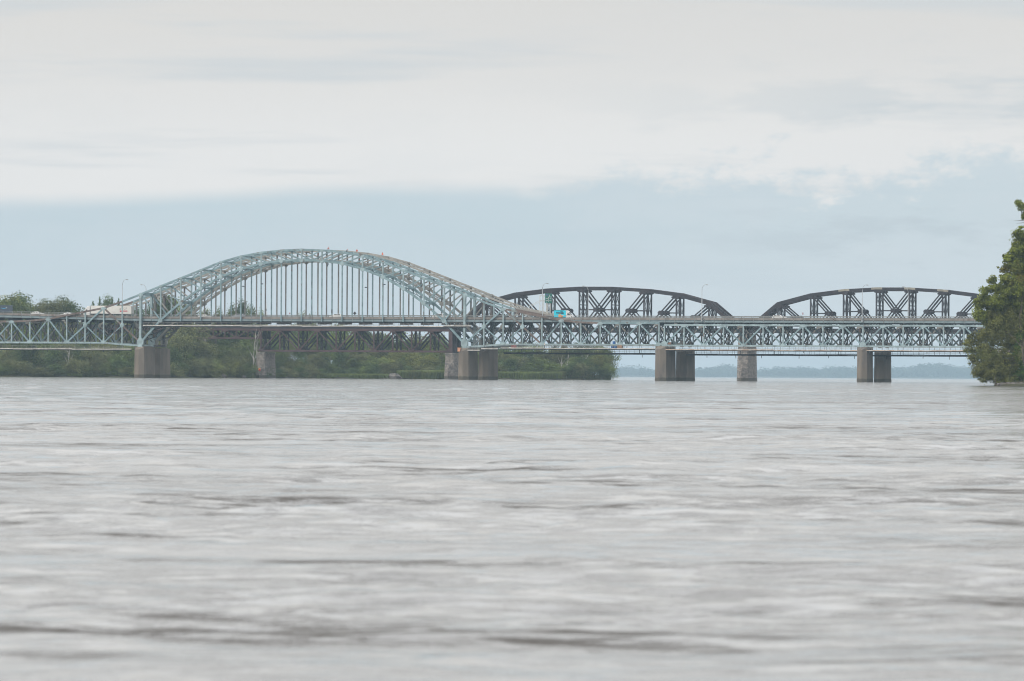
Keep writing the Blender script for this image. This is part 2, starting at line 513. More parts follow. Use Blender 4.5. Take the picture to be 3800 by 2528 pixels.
def build_water():
    m = bpy.data.materials.new('water')
    m.use_nodes = True
    t = m.node_tree
    b = t.nodes['Principled BSDF']
    b.inputs['Base Color'].default_value = (0.062, 0.054, 0.044, 1)
    b.inputs['Roughness'].default_value = 0.05
    b.inputs['IOR'].default_value = 1.333
    b.inputs['Specular IOR Level'].default_value = 0.5
    geo = nod(t, 'ShaderNodeNewGeometry')
    mp = nod(t, 'ShaderNodeMapping')
    mp.inputs['Scale'].default_value = (0.8, 1.0, 1.0)
    t.links.new(geo.outputs['Position'], mp.inputs[0])
    # ripples: nearly smooth where the current slides, rough in drifting patches of every size
    mp2 = nod(t, 'ShaderNodeMapping')
    mp2.inputs['Scale'].default_value = (0.6, 1.0, 1.0)
    t.links.new(geo.outputs['Position'], mp2.inputs[0])
    patch = noise(t, mp2.outputs[0], 0.018, 8.0, 0.70)
    mp3 = nod(t, 'ShaderNodeMapping')
    mp3.inputs['Scale'].default_value = (0.62, 1.0, 1.0)
    mp3.inputs['Rotation'].default_value = (0, 0, 0.06)
    t.links.new(geo.outputs['Position'], mp3.inputs[0])
    big = mrange(t, patch, 0.52, 0.66)
    mid = mrange(t, noise(t, mp3.outputs[0], 0.16, 6.0, 0.72), 0.50, 0.69)
    fine = mrange(t, noise(t, mp3.outputs[0], 1.7, 5.0, 0.72), 0.45, 0.62)
    wild = mrange(t, patch, 0.40, 0.55, 0.3, 1.0)
    base = mth(t, 'MULTIPLY', mth(t, 'MAXIMUM', mth(t, 'MULTIPLY', big, 0.7), mid), mth(t, 'MULTIPLY_ADD', fine, 0.75, 0.25))
    mask = mth(t, 'ADD', mth(t, 'MULTIPLY', base, 0.95), mth(t, 'MULTIPLY', mth(t, 'MULTIPLY', fine, wild), 0.21), clamp=True)
    n1 = noise(t, mp.outputs[0], 5.0, 3.0, 0.6)
    n2 = noise(t, mp2.outputs[0], 1.1, 3.0, 0.5)
    h = mth(t, 'ADD', mth(t, 'MULTIPLY', n1, mth(t, 'MULTIPLY_ADD', mask, 0.030, 0.0015)), mth(t, 'MULTIPLY', n2, mth(t, 'MULTIPLY_ADD', mask, 0.05, 0.022)))
    t.links.new(mth(t, 'MULTIPLY_ADD', mask, 0.74, 0.035), b.inputs['Roughness'])
    bn = nod(t, 'ShaderNodeBump')
    bn.inputs['Strength'].default_value = 1.0
    bn.inputs['Distance'].default_value = 1.0
    t.links.new(h, bn.inputs['Height'])
    t.links.new(bn.outputs[0], b.inputs['Normal'])
    MATS['water'] = m
    # near part: real waves on a grid that widens with distance
    drops = np.concatenate([np.linspace(1560, 300, 460), np.linspace(298, 60, 200)[0:], np.linspace(59, 11.5, 110)])
    Yr = F * CAM_H / drops
    nx = 420
    tau = np.linspace(-0.115, 0.115, nx)
    Yg = np.repeat(Yr[:, None], nx, 1)
    Xg = tau[None, :] * (Yg + 120)
    dxg = (tau[1] - tau[0]) * (Yg + 120)
    Zg = wave_field(Xg, Yg, dxg)
    far = np.clip((3300 - Yg) / 1500, 0.15, 1)
    Zg *= far
    nr = len(Yr)
    verts = np.stack([Xg, Yg, Zg], -1).reshape(-1, 3)
    i = np.arange(nr - 1)[:, None] * nx + np.arange(nx - 1)[None, :]
    q = np.stack([i, i + 1, i + 1 + nx, i + nx], -1).reshape(-1, 4)
    # skirt of flat water all round out to the far shore
    e = 0.0
    y0, y1 = float(Yr[0]), float(Yr[-1])
    w0, w1 = 0.115 * (y0 + 120), 0.115 * (y1 + 120)
    ext = np.array([(-2100, -45, e), (2100, -45, e), (2100, y0, e), (2100, y1, e), (2100, 22150, e), (-2100, 22150, e),
                    (-2100, y1, e), (-2100, y0, e)])
    nv = len(verts)
    verts = np.vstack([verts, ext])
    a, b_, c_, d_ = 0, nx - 1, nr * nx - 1, (nr - 1) * nx
    me = bpy.data.meshes.new('water')
    left = [r * nx for r in range(nr)]
    right = [r * nx + nx - 1 for r in range(nr)]
    faces = [tuple(f) for f in q]
    faces.append(tuple([nv + 0, nv + 1, nv + 2] + list(range(nx - 1, -1, -1)) + [nv + 7]))
    faces.append(tuple([nv + 2, nv + 3] + right[::-1]))
    faces.append(tuple([nv + 6, nv + 7] + left))
    faces.append(tuple([nv + 3, nv + 4, nv + 5, nv + 6] + list(range((nr - 1) * nx, nr * nx))))
    me.from_pydata(verts.tolist(), [], faces)
    me.polygons.foreach_set('use_smooth', [True] * len(me.polygons))
    me.materials.append(m)
    me.update()
    o = bpy.data.objects.new('water', me)
    col.objects.link(o)
    tag(o, kind='structure')


build_water()

SHORE = [(-1500, 2590), (-600, 2640), (0, 2665), (500, 2692), (900, 2735), (1010, 2762), (1200, 2800), (1700, 2832), (2000, 2842), (2270, 2862)]


def shore_y(px):
    return float(np.interp(px, [a for a, _ in SHORE], [b for _, b in SHORE]))


def ground_z(px, d):
    rise = float(np.interp(px, [-1500, 500, 1000, 1300, 2270], [11, 10, 7, 4, 1.6]))
    k = min(1.0, max(0.0, d / 95.0))
    return 0.25 + rise * (k * k * (3 - 2 * k)) + 0.25 * math.sin(px * 0.031 + d * 0.07)


def build_bank():
    cols_ = list(range(-1500, 2241, 30)) + [2255, 2268]
    ds = [0, 0, 2, 5, 10, 18, 30, 45, 65, 95, 150, 260, 480]
    mb = MB()
    for ci, px in enumerate(cols_):
        for j, d in enumerate(ds):
            wob = 2.2 * math.sin(px * 0.043) + 1.3 * math.sin(px * 0.111 + 2)
            Y = shore_y(px) + wob + d + (0 if j else -0.6)
            tau = (px - 1900) / F
            if px > 2100:
                tau -= (d * d) * 1.5e-8 * (px - 2100) / 170
            z = -0.6 if j == 0 else ground_z(px, d)
            mb.v.append((tau * Y, Y, z))
    n = len(ds)
    for ci in range(len(cols_) - 1):
        for j in range(n - 1):
            a = ci * n + j
            mb.f.append((a, a + n, a + n + 1, a + 1))
    o = mb.build('riverbank', 'bank_earth', smooth=True)
    tag(o, kind='structure')
    # low far shore of the lake
    mb = MB()
    for k in range(41):
        X = -2000 + k * 100
        y = 22000 + 20 * math.sin(k * 1.3)
        mb.v += [(X, y, -0.6), (X, y + 6, 3.0), (X, y + 400, 14.0)]
    for k in range(40):
        for j in range(2):
            a = k * 3 + j
            mb.f.append((a, a + 3, a + 4, a + 1))
    tag(mb.build('far_shore', 'bank_earth'), kind='structure')
    # near wooded point on the right
    mb = MB()
    pts = [(3690, 1508), (3720, 1502), (3780, 1500), (3860, 1499), (3960, 1503), (4300, 1520), (4900, 1560)]
    for px, y in pts:
        tau = (px - 1900) / F
        for d, z in ((-0.5, -0.6), (0.0, 0.12), (3, 0.4), (10, 0.9), (40, 2.4), (160, 3.4)):
            Y = y + d
            mb.v.append(((tau * y + d * (0.10 if px < 3750 else 0.0)), Y, z))
    for i in range(len(pts) - 1):
        for j in range(5):
            a = i * 6 + j
            mb.f.append((a, a + 6, a + 7, a + 1))
    tag(mb.build('wooded_point', 'bank_earth', smooth=True), kind='structure')


build_bank()

# ================================================================== ROAD BRIDGES
TOP = [z * ZS for z in (29.55, 32.4, 35.2, 38.05, 40.9, 42.9, 44.2, 44.95, 45.28)]
LOW = [z * ZS for z in (12.4, 20.4, 26.6, 31.7, 35.7, 38.4, 40.4, 41.3, 41.6)]
TOP = TOP + TOP[-2::-1]
LOW = LOW + LOW[-2::-1]
SIDE_T = [z * ZS for z in (29.5, 26.9, 24.6, 23.3, 22.0, 20.65, 20.0, 19.75, 19.75, 19.8, 19.8)]
SIDE_B = [z * ZS for z in (11.3, 11.75, 12.3, 12.3, 12.3, 12.3, 12.3, 12.3, 12.3, 12.3, 12.3)]
TR_T, TR_B = 19.2 * ZS, 12.15 * ZS
Z_ROAD = 21.0 * ZS
PS = 7.112


def deck_rise(u):
    return 0.021 * max(0.0, -u)      # the left approach climbs gently


def lerp(a, b, k):
    return a + (b - a) * k


def chord(pts, w, h, name, mat, parent):
    mb = MB()
    for p, q in zip(pts[:-1], pts[1:]):
        d = (Vector(q) - Vector(p)).normalized() * 0.06
        mb.hbar(Vector(p) - d, Vector(q) + d, w, h)
    return mb.build(name, mat, parent)


def plate(parent, c, w, h, th, mat, frame=B, name='gusset_plate', shape='oct'):
    """flat gusset in the truss plane; c=(u,v,z)"""
    u, v, z = c
    k = 0.32
    pr = [(-w / 2, -h / 2 + h * k), (-w / 2 + w * k, -h / 2), (w / 2 - w * k, -h / 2), (w / 2, -h / 2 + h * k),
          (w / 2, h / 2 - h * k), (w / 2 - w * k, h / 2), (-w / 2 + w * k, h / 2), (-w / 2, h / 2 - h * k)]
    poly = [frame(u + a, v, z + b) for a, b in pr]
    n = Vector(frame(0, 1, 0)) - Vector(frame(0, 0, 0))
    return MB().prism(poly, n * th).build(name, mat, parent)


def member(parent, name, p, q, w, h, mat, frame=B, solid=False):
    mb = MB()
    n = Vector(frame(0, 1, 0)) - Vector(frame(0, 0, 0))
    (mb.bar if solid else mb.hbar)(frame(*p), frame(*q), w, h, n.cross((Vector(frame(*q)) - Vector(frame(*p)))))
    return mb.build(name, mat, parent)


def road_bridge(name, label, u0, P, vA, vB, S, right_spans, left_panels, piers, deck_lo, deck_hi):
    root = empty(name, B(u0, vA, 0), label, 'bridge', 'the two parallel road bridges')
    u16 = u0 + 16 * P
    sway = []
    for ri, v in enumerate((vA, vB)):
        near = ri == 0
        # ---- arch rib
        mb = MB()
        for i in range(16):
            for arr, w, h in ((TOP, 0.62, 0.60), (LOW, 0.66, 0.72)):
                p = Vector(B(u0 + i * P, v, arr[i]))
                q = Vector(B(u0 + (i + 1) * P, v, arr[i + 1]))
                d = (q - p).normalized() * 0.05
                mb.hbar(p - d, q + d, w, h)
        rib = mb.build('arch_rib', S['arch'], root)
        for i in range(17):
            u = u0 + i * P
            if i in (0, 16):
                member(rib, 'main_post', (u, v, LOW[i] - 0.5), (u, v, TOP[i] - 0.1), 0.95, 0.78, S['post'])
                plate(rib, (u, v, LOW[i] + 0.2), 2.4, 3.0, 0.84, S['gusset'], name='bearing_gusset')
                MB().prism([B(u - 0.9, v, 10.75), B(u + 0.9, v, 10.75), B(u + 0.6, v, 11.5), B(u - 0.6, v, 11.5)], NV * 1.1).build('bearing_shoe', S['post'], rib)
                plate(rib, (u, v, TOP[i] - 0.35), 1.7, 1.5, 0.70, S['gusset'])
            else:
                member(rib, 'rib_post', (u, v, LOW[i]), (u, v, TOP[i]), 0.42, 0.46, S['post'])
                plate(rib, (u, v, LOW[i] - 0.15), 1.5, 1.3, 0.74, S['gusset'])
                plate(rib, (u, v, TOP[i] - 0.1), 1.3, 0.9, 0.70, S['gusset'])
                if i in (1, 15):
                    pass
                else:
                    member(rib, 'hanger', (u, v, Z_ROAD - 1.0), (u, v, LOW[i] - 0.3), 0.34, 0.40, S['hanger'])
        for i in range(16):
            a, b = (i, i + 1) if i < 8 else (i + 1, i)
            member(rib, 'diagonal', (u0 + a * P, v, TOP[a]), (u0 + b * P, v, LOW[b]), 0.36, 0.40, S['diag'])
        # ---- side spans
        for sgn, ub, npan in ((-1, u0, left_panels), (1, u16, 10)):
            def n_t(k):
                return (ub + sgn * PS * k, v, SIDE_T[k])

            def n_b(k):
                return (ub + sgn * PS * k, v, SIDE_B[k])
            mb = MB()
            tr = None
            for k in range(npan):
                for fn, w, h, m in ((n_t, 0.60, 0.62, 't'), (n_b, 0.64, 0.58, 'b')):
                    if m == 't':
                        continue
                    p, q = Vector(B(*fn(k))), Vector(B(*fn(k + 1)))
                    d = (q - p).normalized() * 0.05
                    mb.hbar(p - d, q + d, w, h)
            tr = mb.build('side_truss', S['post'], root)
            for k in range(npan):
                rusty = S['rusty'] if (1 <= k <= 6 and (sgn < 0 or k >= 2)) or (sgn < 0 and k > 6) else S['arch']
                p, q = Vector(B(*n_t(k))), Vector(B(*n_t(k + 1)))
                d = (q - p).normalized() * 0.05
                MB().hbar(p - d, q + d, 0.60, 0.62).build('top_chord', rusty, tr)
            for k in range(1, npan + 1):
                member(tr, 'post', n_b(k), n_t(k), 0.40, 0.44, S['post'])
                sway.append((ub + sgn * PS * k, SIDE_B[k], min(SIDE_T[k], 19.0)))
                if k in (5, 7, 9, 2):
                    plate(tr, (n_t(k)[0], v, n_t(k)[2] - 0.15), 2.0, 1.0, 0.70, S['gusset'])
                if k in (2, 4, 6, 8, 10):
                    plate(tr, (n_b(k)[0], v, n_b(k)[2] + 0.25), 1.9, 1.1, 0.72, S['gusset'])

            def dg(a, b, w=0.44, mat=None, nm='diagonal'):
                member(tr, nm, a, b, 0.44 if nm == 'diagonal' else 0.34, w, mat or S['diag'])
            if npan >= 4:
                pb = (ub, v, LOW[0])
                dg(n_t(2), pb, 0.52, S['rusty'] if sgn < 0 else None)
                dg(n_t(2), n_b(4), 0.52, S['rusty'] if sgn > 0 else None)
                m1 = (ub + sgn * PS, v, (n_t(2)[2] + pb[2]) / 2)
                m3 = (ub + sgn * PS * 3, v, (n_t(2)[2] + n_b(4)[2]) / 2)
                dg(m1, n_b(2), 0.34, nm='sub_diagonal')
                dg(m3, n_b(2), 0.34, nm='sub_diagonal')
                plate(tr, m1, 1.4, 1.6, 0.72, S['gusset'])
                plate(tr, m3, 1.4, 1.6, 0.72, S['gusset'])
            for k in range(4, npan):
                if k % 2 == 0:
                    dg(n_b(k), n_t(k + 1))
                else:
                    dg(n_t(k), n_b(k + 1))
        # ---- deck-truss spans to the right
        us = u16 + 10 * PS + 1.95
        for sp in range(right_spans):
            ua = us + sp * 10 * PS
            mb = MB()
            mb.hbar(B(ua, v, TR_T), B(ua + 10 * PS - 0.02, v, TR_T), 0.60, 0.60)
            mb.hbar(B(ua, v, TR_B), B(ua + 10 * PS - 0.02, v, TR_B), 0.64, 0.56)
            tr = mb.build('deck_truss', S['post'], root)
            for k in range(0 if sp == 0 else 1, 11):
                member(tr, 'post', (ua + k * PS, v, TR_B), (ua + k * PS, v, TR_T), 0.38, 0.44, S['post'])
                sway.append((ua + k * PS, TR_B, TR_T))
                if k % 2:
                    plate(tr, (ua + k * PS, v, TR_T - 0.25), 2.3, 1.0, 0.70, S['gusset'])
                else:
                    big = k in (0, 10)
                    plate(tr, (ua + k * PS, v, TR_B + (0.5 if big else 0.2)), 2.2 if big else 1.8, 2.0 if big else 0.9, 0.72, S['gusset'])
            for k in range(10):
                a = (ua + k * PS, v, TR_T if k % 2 else TR_B)
                b = (ua + (k + 1) * PS, v, TR_B if k % 2 else TR_T)
                member(tr, 'diagonal', a, b, 0.46, 0.48, S['diag'])
    u_end = us + right_spans * 10 * PS
    u_start = u0 - left_panels * PS
    # ---- bracing between the ribs
    e = 0.36
    for i in range(17):
        u = u0 + i * P
        for arr, ok in ((TOP, True), (LOW, 2 <= i <= 14)):
            if not ok:
                continue
            big = (arr is TOP and i in (0, 16)) or (arr is LOW and i in (2, 14))
            member(root, 'portal_strut' if big else 'lateral_strut', (u, vA + e, arr[i]), (u, vB - e, arr[i]), 0.5 if not big else 0.7, 0.55 if not big else 1.0, S['brace'])
    for i in range(16):
        for arr, ok in ((TOP, True), (LOW, 2 <= i <= 13)):
            if not ok:
                continue
            ua, ub = u0 + i * P, u0 + (i + 1) * P
            um = (ua + ub) / 2
            zm = (arr[i] + arr[i + 1]) / 2
            for (x, za) in ((ua, arr[i]), (ub, arr[i + 1])):
                for s_, vv in ((0, vA + e), (1, vB - e)):
                    member(root, 'lateral_brace', (x, vv, za), (um, (vA + vB) / 2, zm), 0.22, 0.20, S['brace'])
    # legs of the arch below the deck are laced together
    for ub, sgn in ((u0, 1), (u16, -1)):
        for k in range(4):
            z0, z1 = 12.6 + k * 1.9, 12.6 + (k + 1) * 1.9
            f0, f1 = (z0 - LOW[0]) / (LOW[1] - LOW[0]) * P, (z1 - LOW[0]) / (LOW[1] - LOW[0]) * P
            for a, b in ((vA, vB), (vB, vA)):
                member(root, 'leg_bracing', (ub + sgn * f0, a, z0), (ub + sgn * f1, b, z1), 0.22, 0.24 if a == vA else 0.20, S['dark'])
    for (u, zb, zt) in sway[:len(sway) // 2]:
        member(root, 'sway_brace', (u, vA + e, zb + 0.3), (u, vB - e, zt - 0.3), 0.26, 0.24, S['dark'])
        member(root, 'sway_brace', (u, vA + e, zt - 0.3), (u, vB - e, zb + 0.3), 0.26, 0.20, S['dark'])
        member(root, 'bottom_strut', (u, vA + e, zb - 0.05), (u, vB - e, zb - 0.05), 0.34, 0.36, S['dark'])
    # ---- floor
    ufl = [u0 - k * PS for k in range(left_panels, 0, -1)] + [u0 + i * P for i in range(17)] + \
          [u16 + k * PS for k in range(1, 11)] + [us + k * PS for k in range(0, right_spans * 10 + 1)]
    for u in ufl:
        zf = 19.55 * ZS + deck_rise(u)
        member(root, 'floor_beam', (u, vA + 0.4, zf), (u, vB - 0.4, zf), 0.42, 1.0, S['dark'])
    vc = (deck_lo + deck_hi) / 2
    W = deck_hi - deck_lo

    def run(v_, z_, w_, h_, sec='bar'):
        m_ = MB()
        for a_, b_ in ((u_start, 0.0), (0.0, u_end)):
            getattr(m_, sec)(B(a_, v_, z_ + deck_rise(a_)), B(b_, v_, z_ + deck_rise(b_)), w_, h_)
        return m_
    deck = run(vc, Z_ROAD - 0.14, W, 0.28).build('road_deck', 'asphalt', root)
    for f in (0.18, 0.39, 0.61, 0.82):
        vv = lerp(deck_lo, deck_hi, f)
        run(vv, 20.12 * ZS, 0.3, 0.7, 'hbar').build('stringer', S['dark'], deck)
    for side, vv in ((-1, deck_lo - 0.02), (1, deck_hi + 0.02)):
        run(vv, 20.42 * ZS, 0.24, 0.66, 'hbar').build('fascia_beam', S['fascia'], deck)
        run(vv + 0.03 * side, 21.28 * ZS, 0.20, 0.72).build('parapet', S['parapet'], deck)
        for zz, r_ in ((21.85, 0.03), (22.30, 0.05)):
            run(vv + 0.03 * side, zz * ZS, 0.08, 2 * r_).build('hand_rail', S['handrail'], deck)
    cuts = []
    for a, b in zip(ufl[:-1], ufl[1:]):
        if b - a < 3:
            continue
        cuts += [a, (a + b) / 2]
    for u in cuts:
        MB().hbar(B(u, deck_lo - 0.17, 20.02 * ZS + deck_rise(u)), B(u, deck_lo - 0.17, 22.34 * ZS + deck_rise(u)), 0.17, 0.15, NV).build('parapet_post', S['handrail'], deck)
    # ---- piers
    for (u, v0, length, top, t) in piers:
        pier(root, u, v0, length, top, t)
    return root, u_start, u_end


def pier(root, u, v0, length, top, t, mat='concrete'):
    """concrete pier with a shallow pointed nose at both ends, battered, with a splayed cap"""
    def ring(z, f, nose=0.85, cut=0.0):
        h = t / 2 * f
        return [B(u - h, v0 + nose, z), B(u - h * 0.12, v0 - (f - 1) * 0.5, z - cut), B(u + h * 0.12, v0 - (f - 1) * 0.5, z - cut), B(u + h, v0 + nose, z),
                B(u + h, v0 + length - nose, z), B(u, v0 + length + (f - 1), z), B(u - h, v0 + length - nose, z)]
    zs = [(-0.8, 1.10), (0.9, 1.085), (1.0, 1.05), (top * 0.5, 1.025), (top - 1.0, 1.0), (top - 0.98, 1.0)]
    mb = MB()
    n = 7
    for z, f in zs:
        mb.v += ring(z, f)
    h = t / 2
    nose = 0.85
    tl = [B(u - h, v0 + nose, top), B(u - h * 0.6, v0 + nose + 0.35, top), B(u + h * 0.6, v0 + nose + 0.35, top), B(u + h, v0 + nose, top),
          B(u + h, v0 + length - nose, top), B(u, v0 + length - nose - 0.2, top), B(u - h, v0 + length - nose, top)]
    mb.v += tl
    m = len(zs) + 1
    for i in range(m - 1):
        for k in range(n):
            a, b = i * n + k, i * n + (k + 1) % n
            mb.f.append((a, b, b + n, a + n))
    mb.f.append(tuple(range((m - 1) * n, m * n)))
    p = mb.build('pier', mat, root)
    # pour joints standing slightly proud
    for z in (top * 0.33, top * 0.66):
        f = 1.045 - 0.035 * z / top
        j = MB()
        ra, rb = ring(z, f + 0.008), ring(z + 0.10, f + 0.008)
        j.v += ra + rb
        for k in range(n):
            j.f.append((k, (k + 1) % n, n + (k + 1) % n, n + k))
        j.f.append(tuple(range(n, 2 * n)))
        j.f.append(tuple(range(n - 1, -1, -1)))
        j.build('pour_joint', mat, p)
    MB().prism([B(u - 1.1, v0 + length * 0.5, top + 0.004), B(u + 1.1, v0 + length * 0.5, top + 0.004), B(u + 1.1, v0 + length * 0.5, top + 0.2), B(u - 1.1, v0 + length * 0.5, top + 0.2)], NV * (length - 3.2)).build('bearing_seat', mat, p)
    return p


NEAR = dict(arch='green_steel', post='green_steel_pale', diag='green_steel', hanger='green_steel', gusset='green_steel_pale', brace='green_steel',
            rusty='rusty_chord', dark='floor_steel_shaded', fascia='fascia_steel', parapet='parapet_concrete', handrail='post_steel')
FAR = dict(arch='beige_steel', post='weathered_steel_shaded', diag='beige_steel', hanger='grey_hanger', gusset='beige_steel', brace='beige_steel',
           rusty='beige_steel', dark='floor_steel_shaded', fascia='floor_steel_shaded', parapet='parapet_concrete', handrail='weathered_steel_shaded')
VB1 = 9.1
u16 = 16 * P1
uR = u16 + 10 * PS + 1.0
near_root, NU0, NU1 = road_bridge(
    'arch_road_bridge', 'pale green steel arch road bridge with hangers, side trusses and concrete piers', 0.0, P1, 0.0, VB1, NEAR, 2, 9,
    [(0.0, -1.9, 11.0, 10.8, 3.6), (u16, -1.9, 10.4, 10.8, 3.6), (uR, -1.9, 11.2, 11.75, 3.8), (uR + 1 + 10 * PS, -1.9, 8.0, 11.75, 3.4), (uR + 1 + 20 * PS, -1.9, 8.0, 11.75, 3.4)], 0.55, 8.6)
VC, VD = 14.5, 22.3
uC0 = u_at(575, VC)
PC = (u_at(1793, VC) - uC0) / 16
uC16 = uC0 + 16 * PC
uCR = uC16 + 10 * PS + 1.0
far_root, FU0, FU1 = road_bridge(
    'arch_road_bridge', 'weathered beige steel arch road bridge standing behind the pale green one', uC0, PC, VC, VD, FAR, 2, 9,
    [(uC0 + 0.6, VC - 1.6, 10.5, 10.2, 3.4), (uC16 + 0.4, VC - 1.6, 10.8, 10.4, 3.5), (uCR + 0.9, VC - 1.6, 10.4, 10.8, 3.6), (uCR + 1 + 10 * PS, VC - 1.6, 9.4, 10.6, 3.4), (uCR + 1 + 20 * PS, VC - 1.6, 9.0, 10.6, 3.4)], VC + 0.5, VD - 0.4)

# ================================================================== RAILWAY BRIDGE
rail_root = empty('railway_bridge', Q(0, 0, 0), 'dark brown riveted railway truss bridge on stone piers behind the road bridges', 'bridge')
RV = (0.0, 5.3, 6.1, 11.4)
RT = [18.3, 28.5, 31.75, 33.3, 34.0, 34.0, 33.3, 31.75, 28.5, 18.3]
ZB = 18.3


def through_span(ua, ub, patches):
    Pn = (ub - ua) / 9
    for vi, v in enumerate(RV):
        us = [ua + k * Pn for k in range(10)]
        mb = MB()
        for k in range(9):
            p, q = Vector(Q(us[k], v, RT[k])), Vector(Q(us[k + 1], v, RT[k + 1]))
            d = (q - p).normalized() * 0.12
            mb.bar(p - d, q + d, 0.74, 1.25)
        mb.hbar(Q(ua - 0.5, v, ZB), Q(ub + 0.5, v, ZB), 0.66, 1.1)
        tr = mb.build('through_truss', 'rail_brown', rail_root)
        for k in range(1, 9):
            member(tr, 'post', (us[k], v, ZB), (us[k], v, RT[k]), 0.50, 0.52, 'rail_brown', Q, True)
            plate(tr, (us[k] + (0.5 if k <= 4 else -0.5), v, RT[k] - 0.95), 2.7, 1.1, 0.80, 'rail_brown', Q)
            if vi == 0 and patches and k in patches:
                p, q = Vector(Q(us[k] - 1.9, v, RT[k] + (RT[k - 1] - RT[k]) * 1.9 / Pn)), Vector(Q(us[k] + 2.2, v, RT[k] + (RT[k + 1] - RT[k]) * 2.2 / Pn))
                mid = Vector(Q(us[k], v, RT[k]))
                MB().bar(p + Vector((0, 0, 0.28)), mid + Vector((0, 0, 0.28)), 0.78, 0.76).bar(mid + Vector((0, 0, 0.28)), q + Vector((0, 0, 0.28)), 0.78, 0.76).build('repair_patch', 'cream_patch', tr)
        for k in range(1, 8):
            if k < 4:
                ends = [((us[k], RT[k]), (us[k + 1], ZB), False), ((us[k], ZB), (us[k + 1], RT[k + 1]), True)]
            elif k == 4:
                ends = [((us[4], RT[4]), (us[5], ZB), False), ((us[4], ZB), (us[5], RT[5]), False)]
            else:
                ends = [((us[k + 1], RT[k + 1]), (us[k], ZB), False), ((us[k + 1], ZB), (us[k], RT[k]), True)]
            (a, za), (b, zb), _ = ends[0]
            member(tr, 'diagonal', (a, v, za), (b, v, zb), 0.50, 0.44, 'rail_brown', Q, True)
            um, zm = (a + b) / 2, (za + zb) / 2
            if k == 4:
                (a2, za2), (b2, zb2), _ = ends[1]
                member(tr, 'diagonal', (a2, v, za2), (b2, v, zb2), 0.50, 0.40, 'rail_brown', Q, True)
            else:
                c = us[k] if k < 4 else us[k + 1]
                member(tr, 'sub_diagonal', (um, v, zm), (c, v, ZB), 0.40, 0.38, 'rail_brown', Q, True)
            plate(tr, (um, v, zm), 1.8, 1.6, 0.62, 'rail_brown', Q)
            lo, hi = (us[k], um) if k < 4 else (um, us[k + 1])
            if k == 4:
                lo, hi = us[4], us[5]
            member(tr, 'mid_strut', (lo, v, zm), (hi, v, zm), 0.30, 0.34, 'rail_brown', Q, True)
    for (va, vb) in ((RV[0], RV[1]), (RV[2], RV[3])):
        for k in range(1, 9):
            u = ua + k * Pn
            zz = RT[k] - 1.2
            n = max(1, int((zz - 23.0) / 4.6))
            lv = [zz - j * (zz - 23.0) / n for j in range(n + 1)] if zz > 24.5 else [zz]
            for z in lv:
                member(rail_root, 'sway_strut', (u, va + 0.3, z), (u, vb - 0.3, z), 0.3, 0.34, 'rail_brown', Q)
            for z1, z2 in zip(lv[:-1], lv[1:]):
                member(rail_root, 'sway_brace', (u, va + 0.3, z1), (u, vb - 0.3, z2), 0.16, 0.18, 'rail_brown', Q)
                member(rail_root, 'sway_brace', (u, va + 0.3, z2), (u, vb - 0.3, z1), 0.16, 0.14, 'rail_brown', Q)
            if k < 8:
                u2 = u + Pn
                member(rail_root, 'top_lateral', (u, va + 0.4, RT[k]), (u2, vb - 0.4, RT[k + 1]), 0.2, 0.22, 'rail_brown', Q)
                member(rail_root, 'top_lateral', (u, vb - 0.4, RT[k]), (u2, va + 0.4, RT[k + 1]), 0.2, 0.18, 'rail_brown', Q)
        for k in range(10):
            u = ua + k * Pn
            member(rail_root, 'floor_beam', (u, va + 0.35, ZB - 0.1), (u, vb - 0.35, ZB - 0.1), 0.4, 1.2, 'rail_brown', Q)
        # portal on each sloping end post
        for a, b, k in ((ua, ua + Pn, 1), (ub, ub - Pn, 8)):
            for f in (0.52, 0.66, 0.80, 0.94):
                u, z = lerp(a, b, f), lerp(ZB, RT[k], f)
                member(rail_root, 'portal_bar', (u, va + 0.4, z), (u, vb - 0.4, z), 0.35, 0.4, 'rail_brown', Q)
        vm = (va + vb) / 2
        track = MB().prof(Q(ua, vm, ZB + 0.75), Q(ub, vm, ZB + 0.75), [(-1.7, -0.2), (1.7, -0.2), (1.7, 0.2), (-1.7, 0.2)]).build('track_bed', 'rail_brown', rail_root)
        for s in (-0.75, 0.75):
            MB().hbar(Q(ua, vm + s, ZB + 1.04), Q(ub, vm + s, ZB + 1.04), 0.14, 0.17).build('rail', 'rail_brown', track)


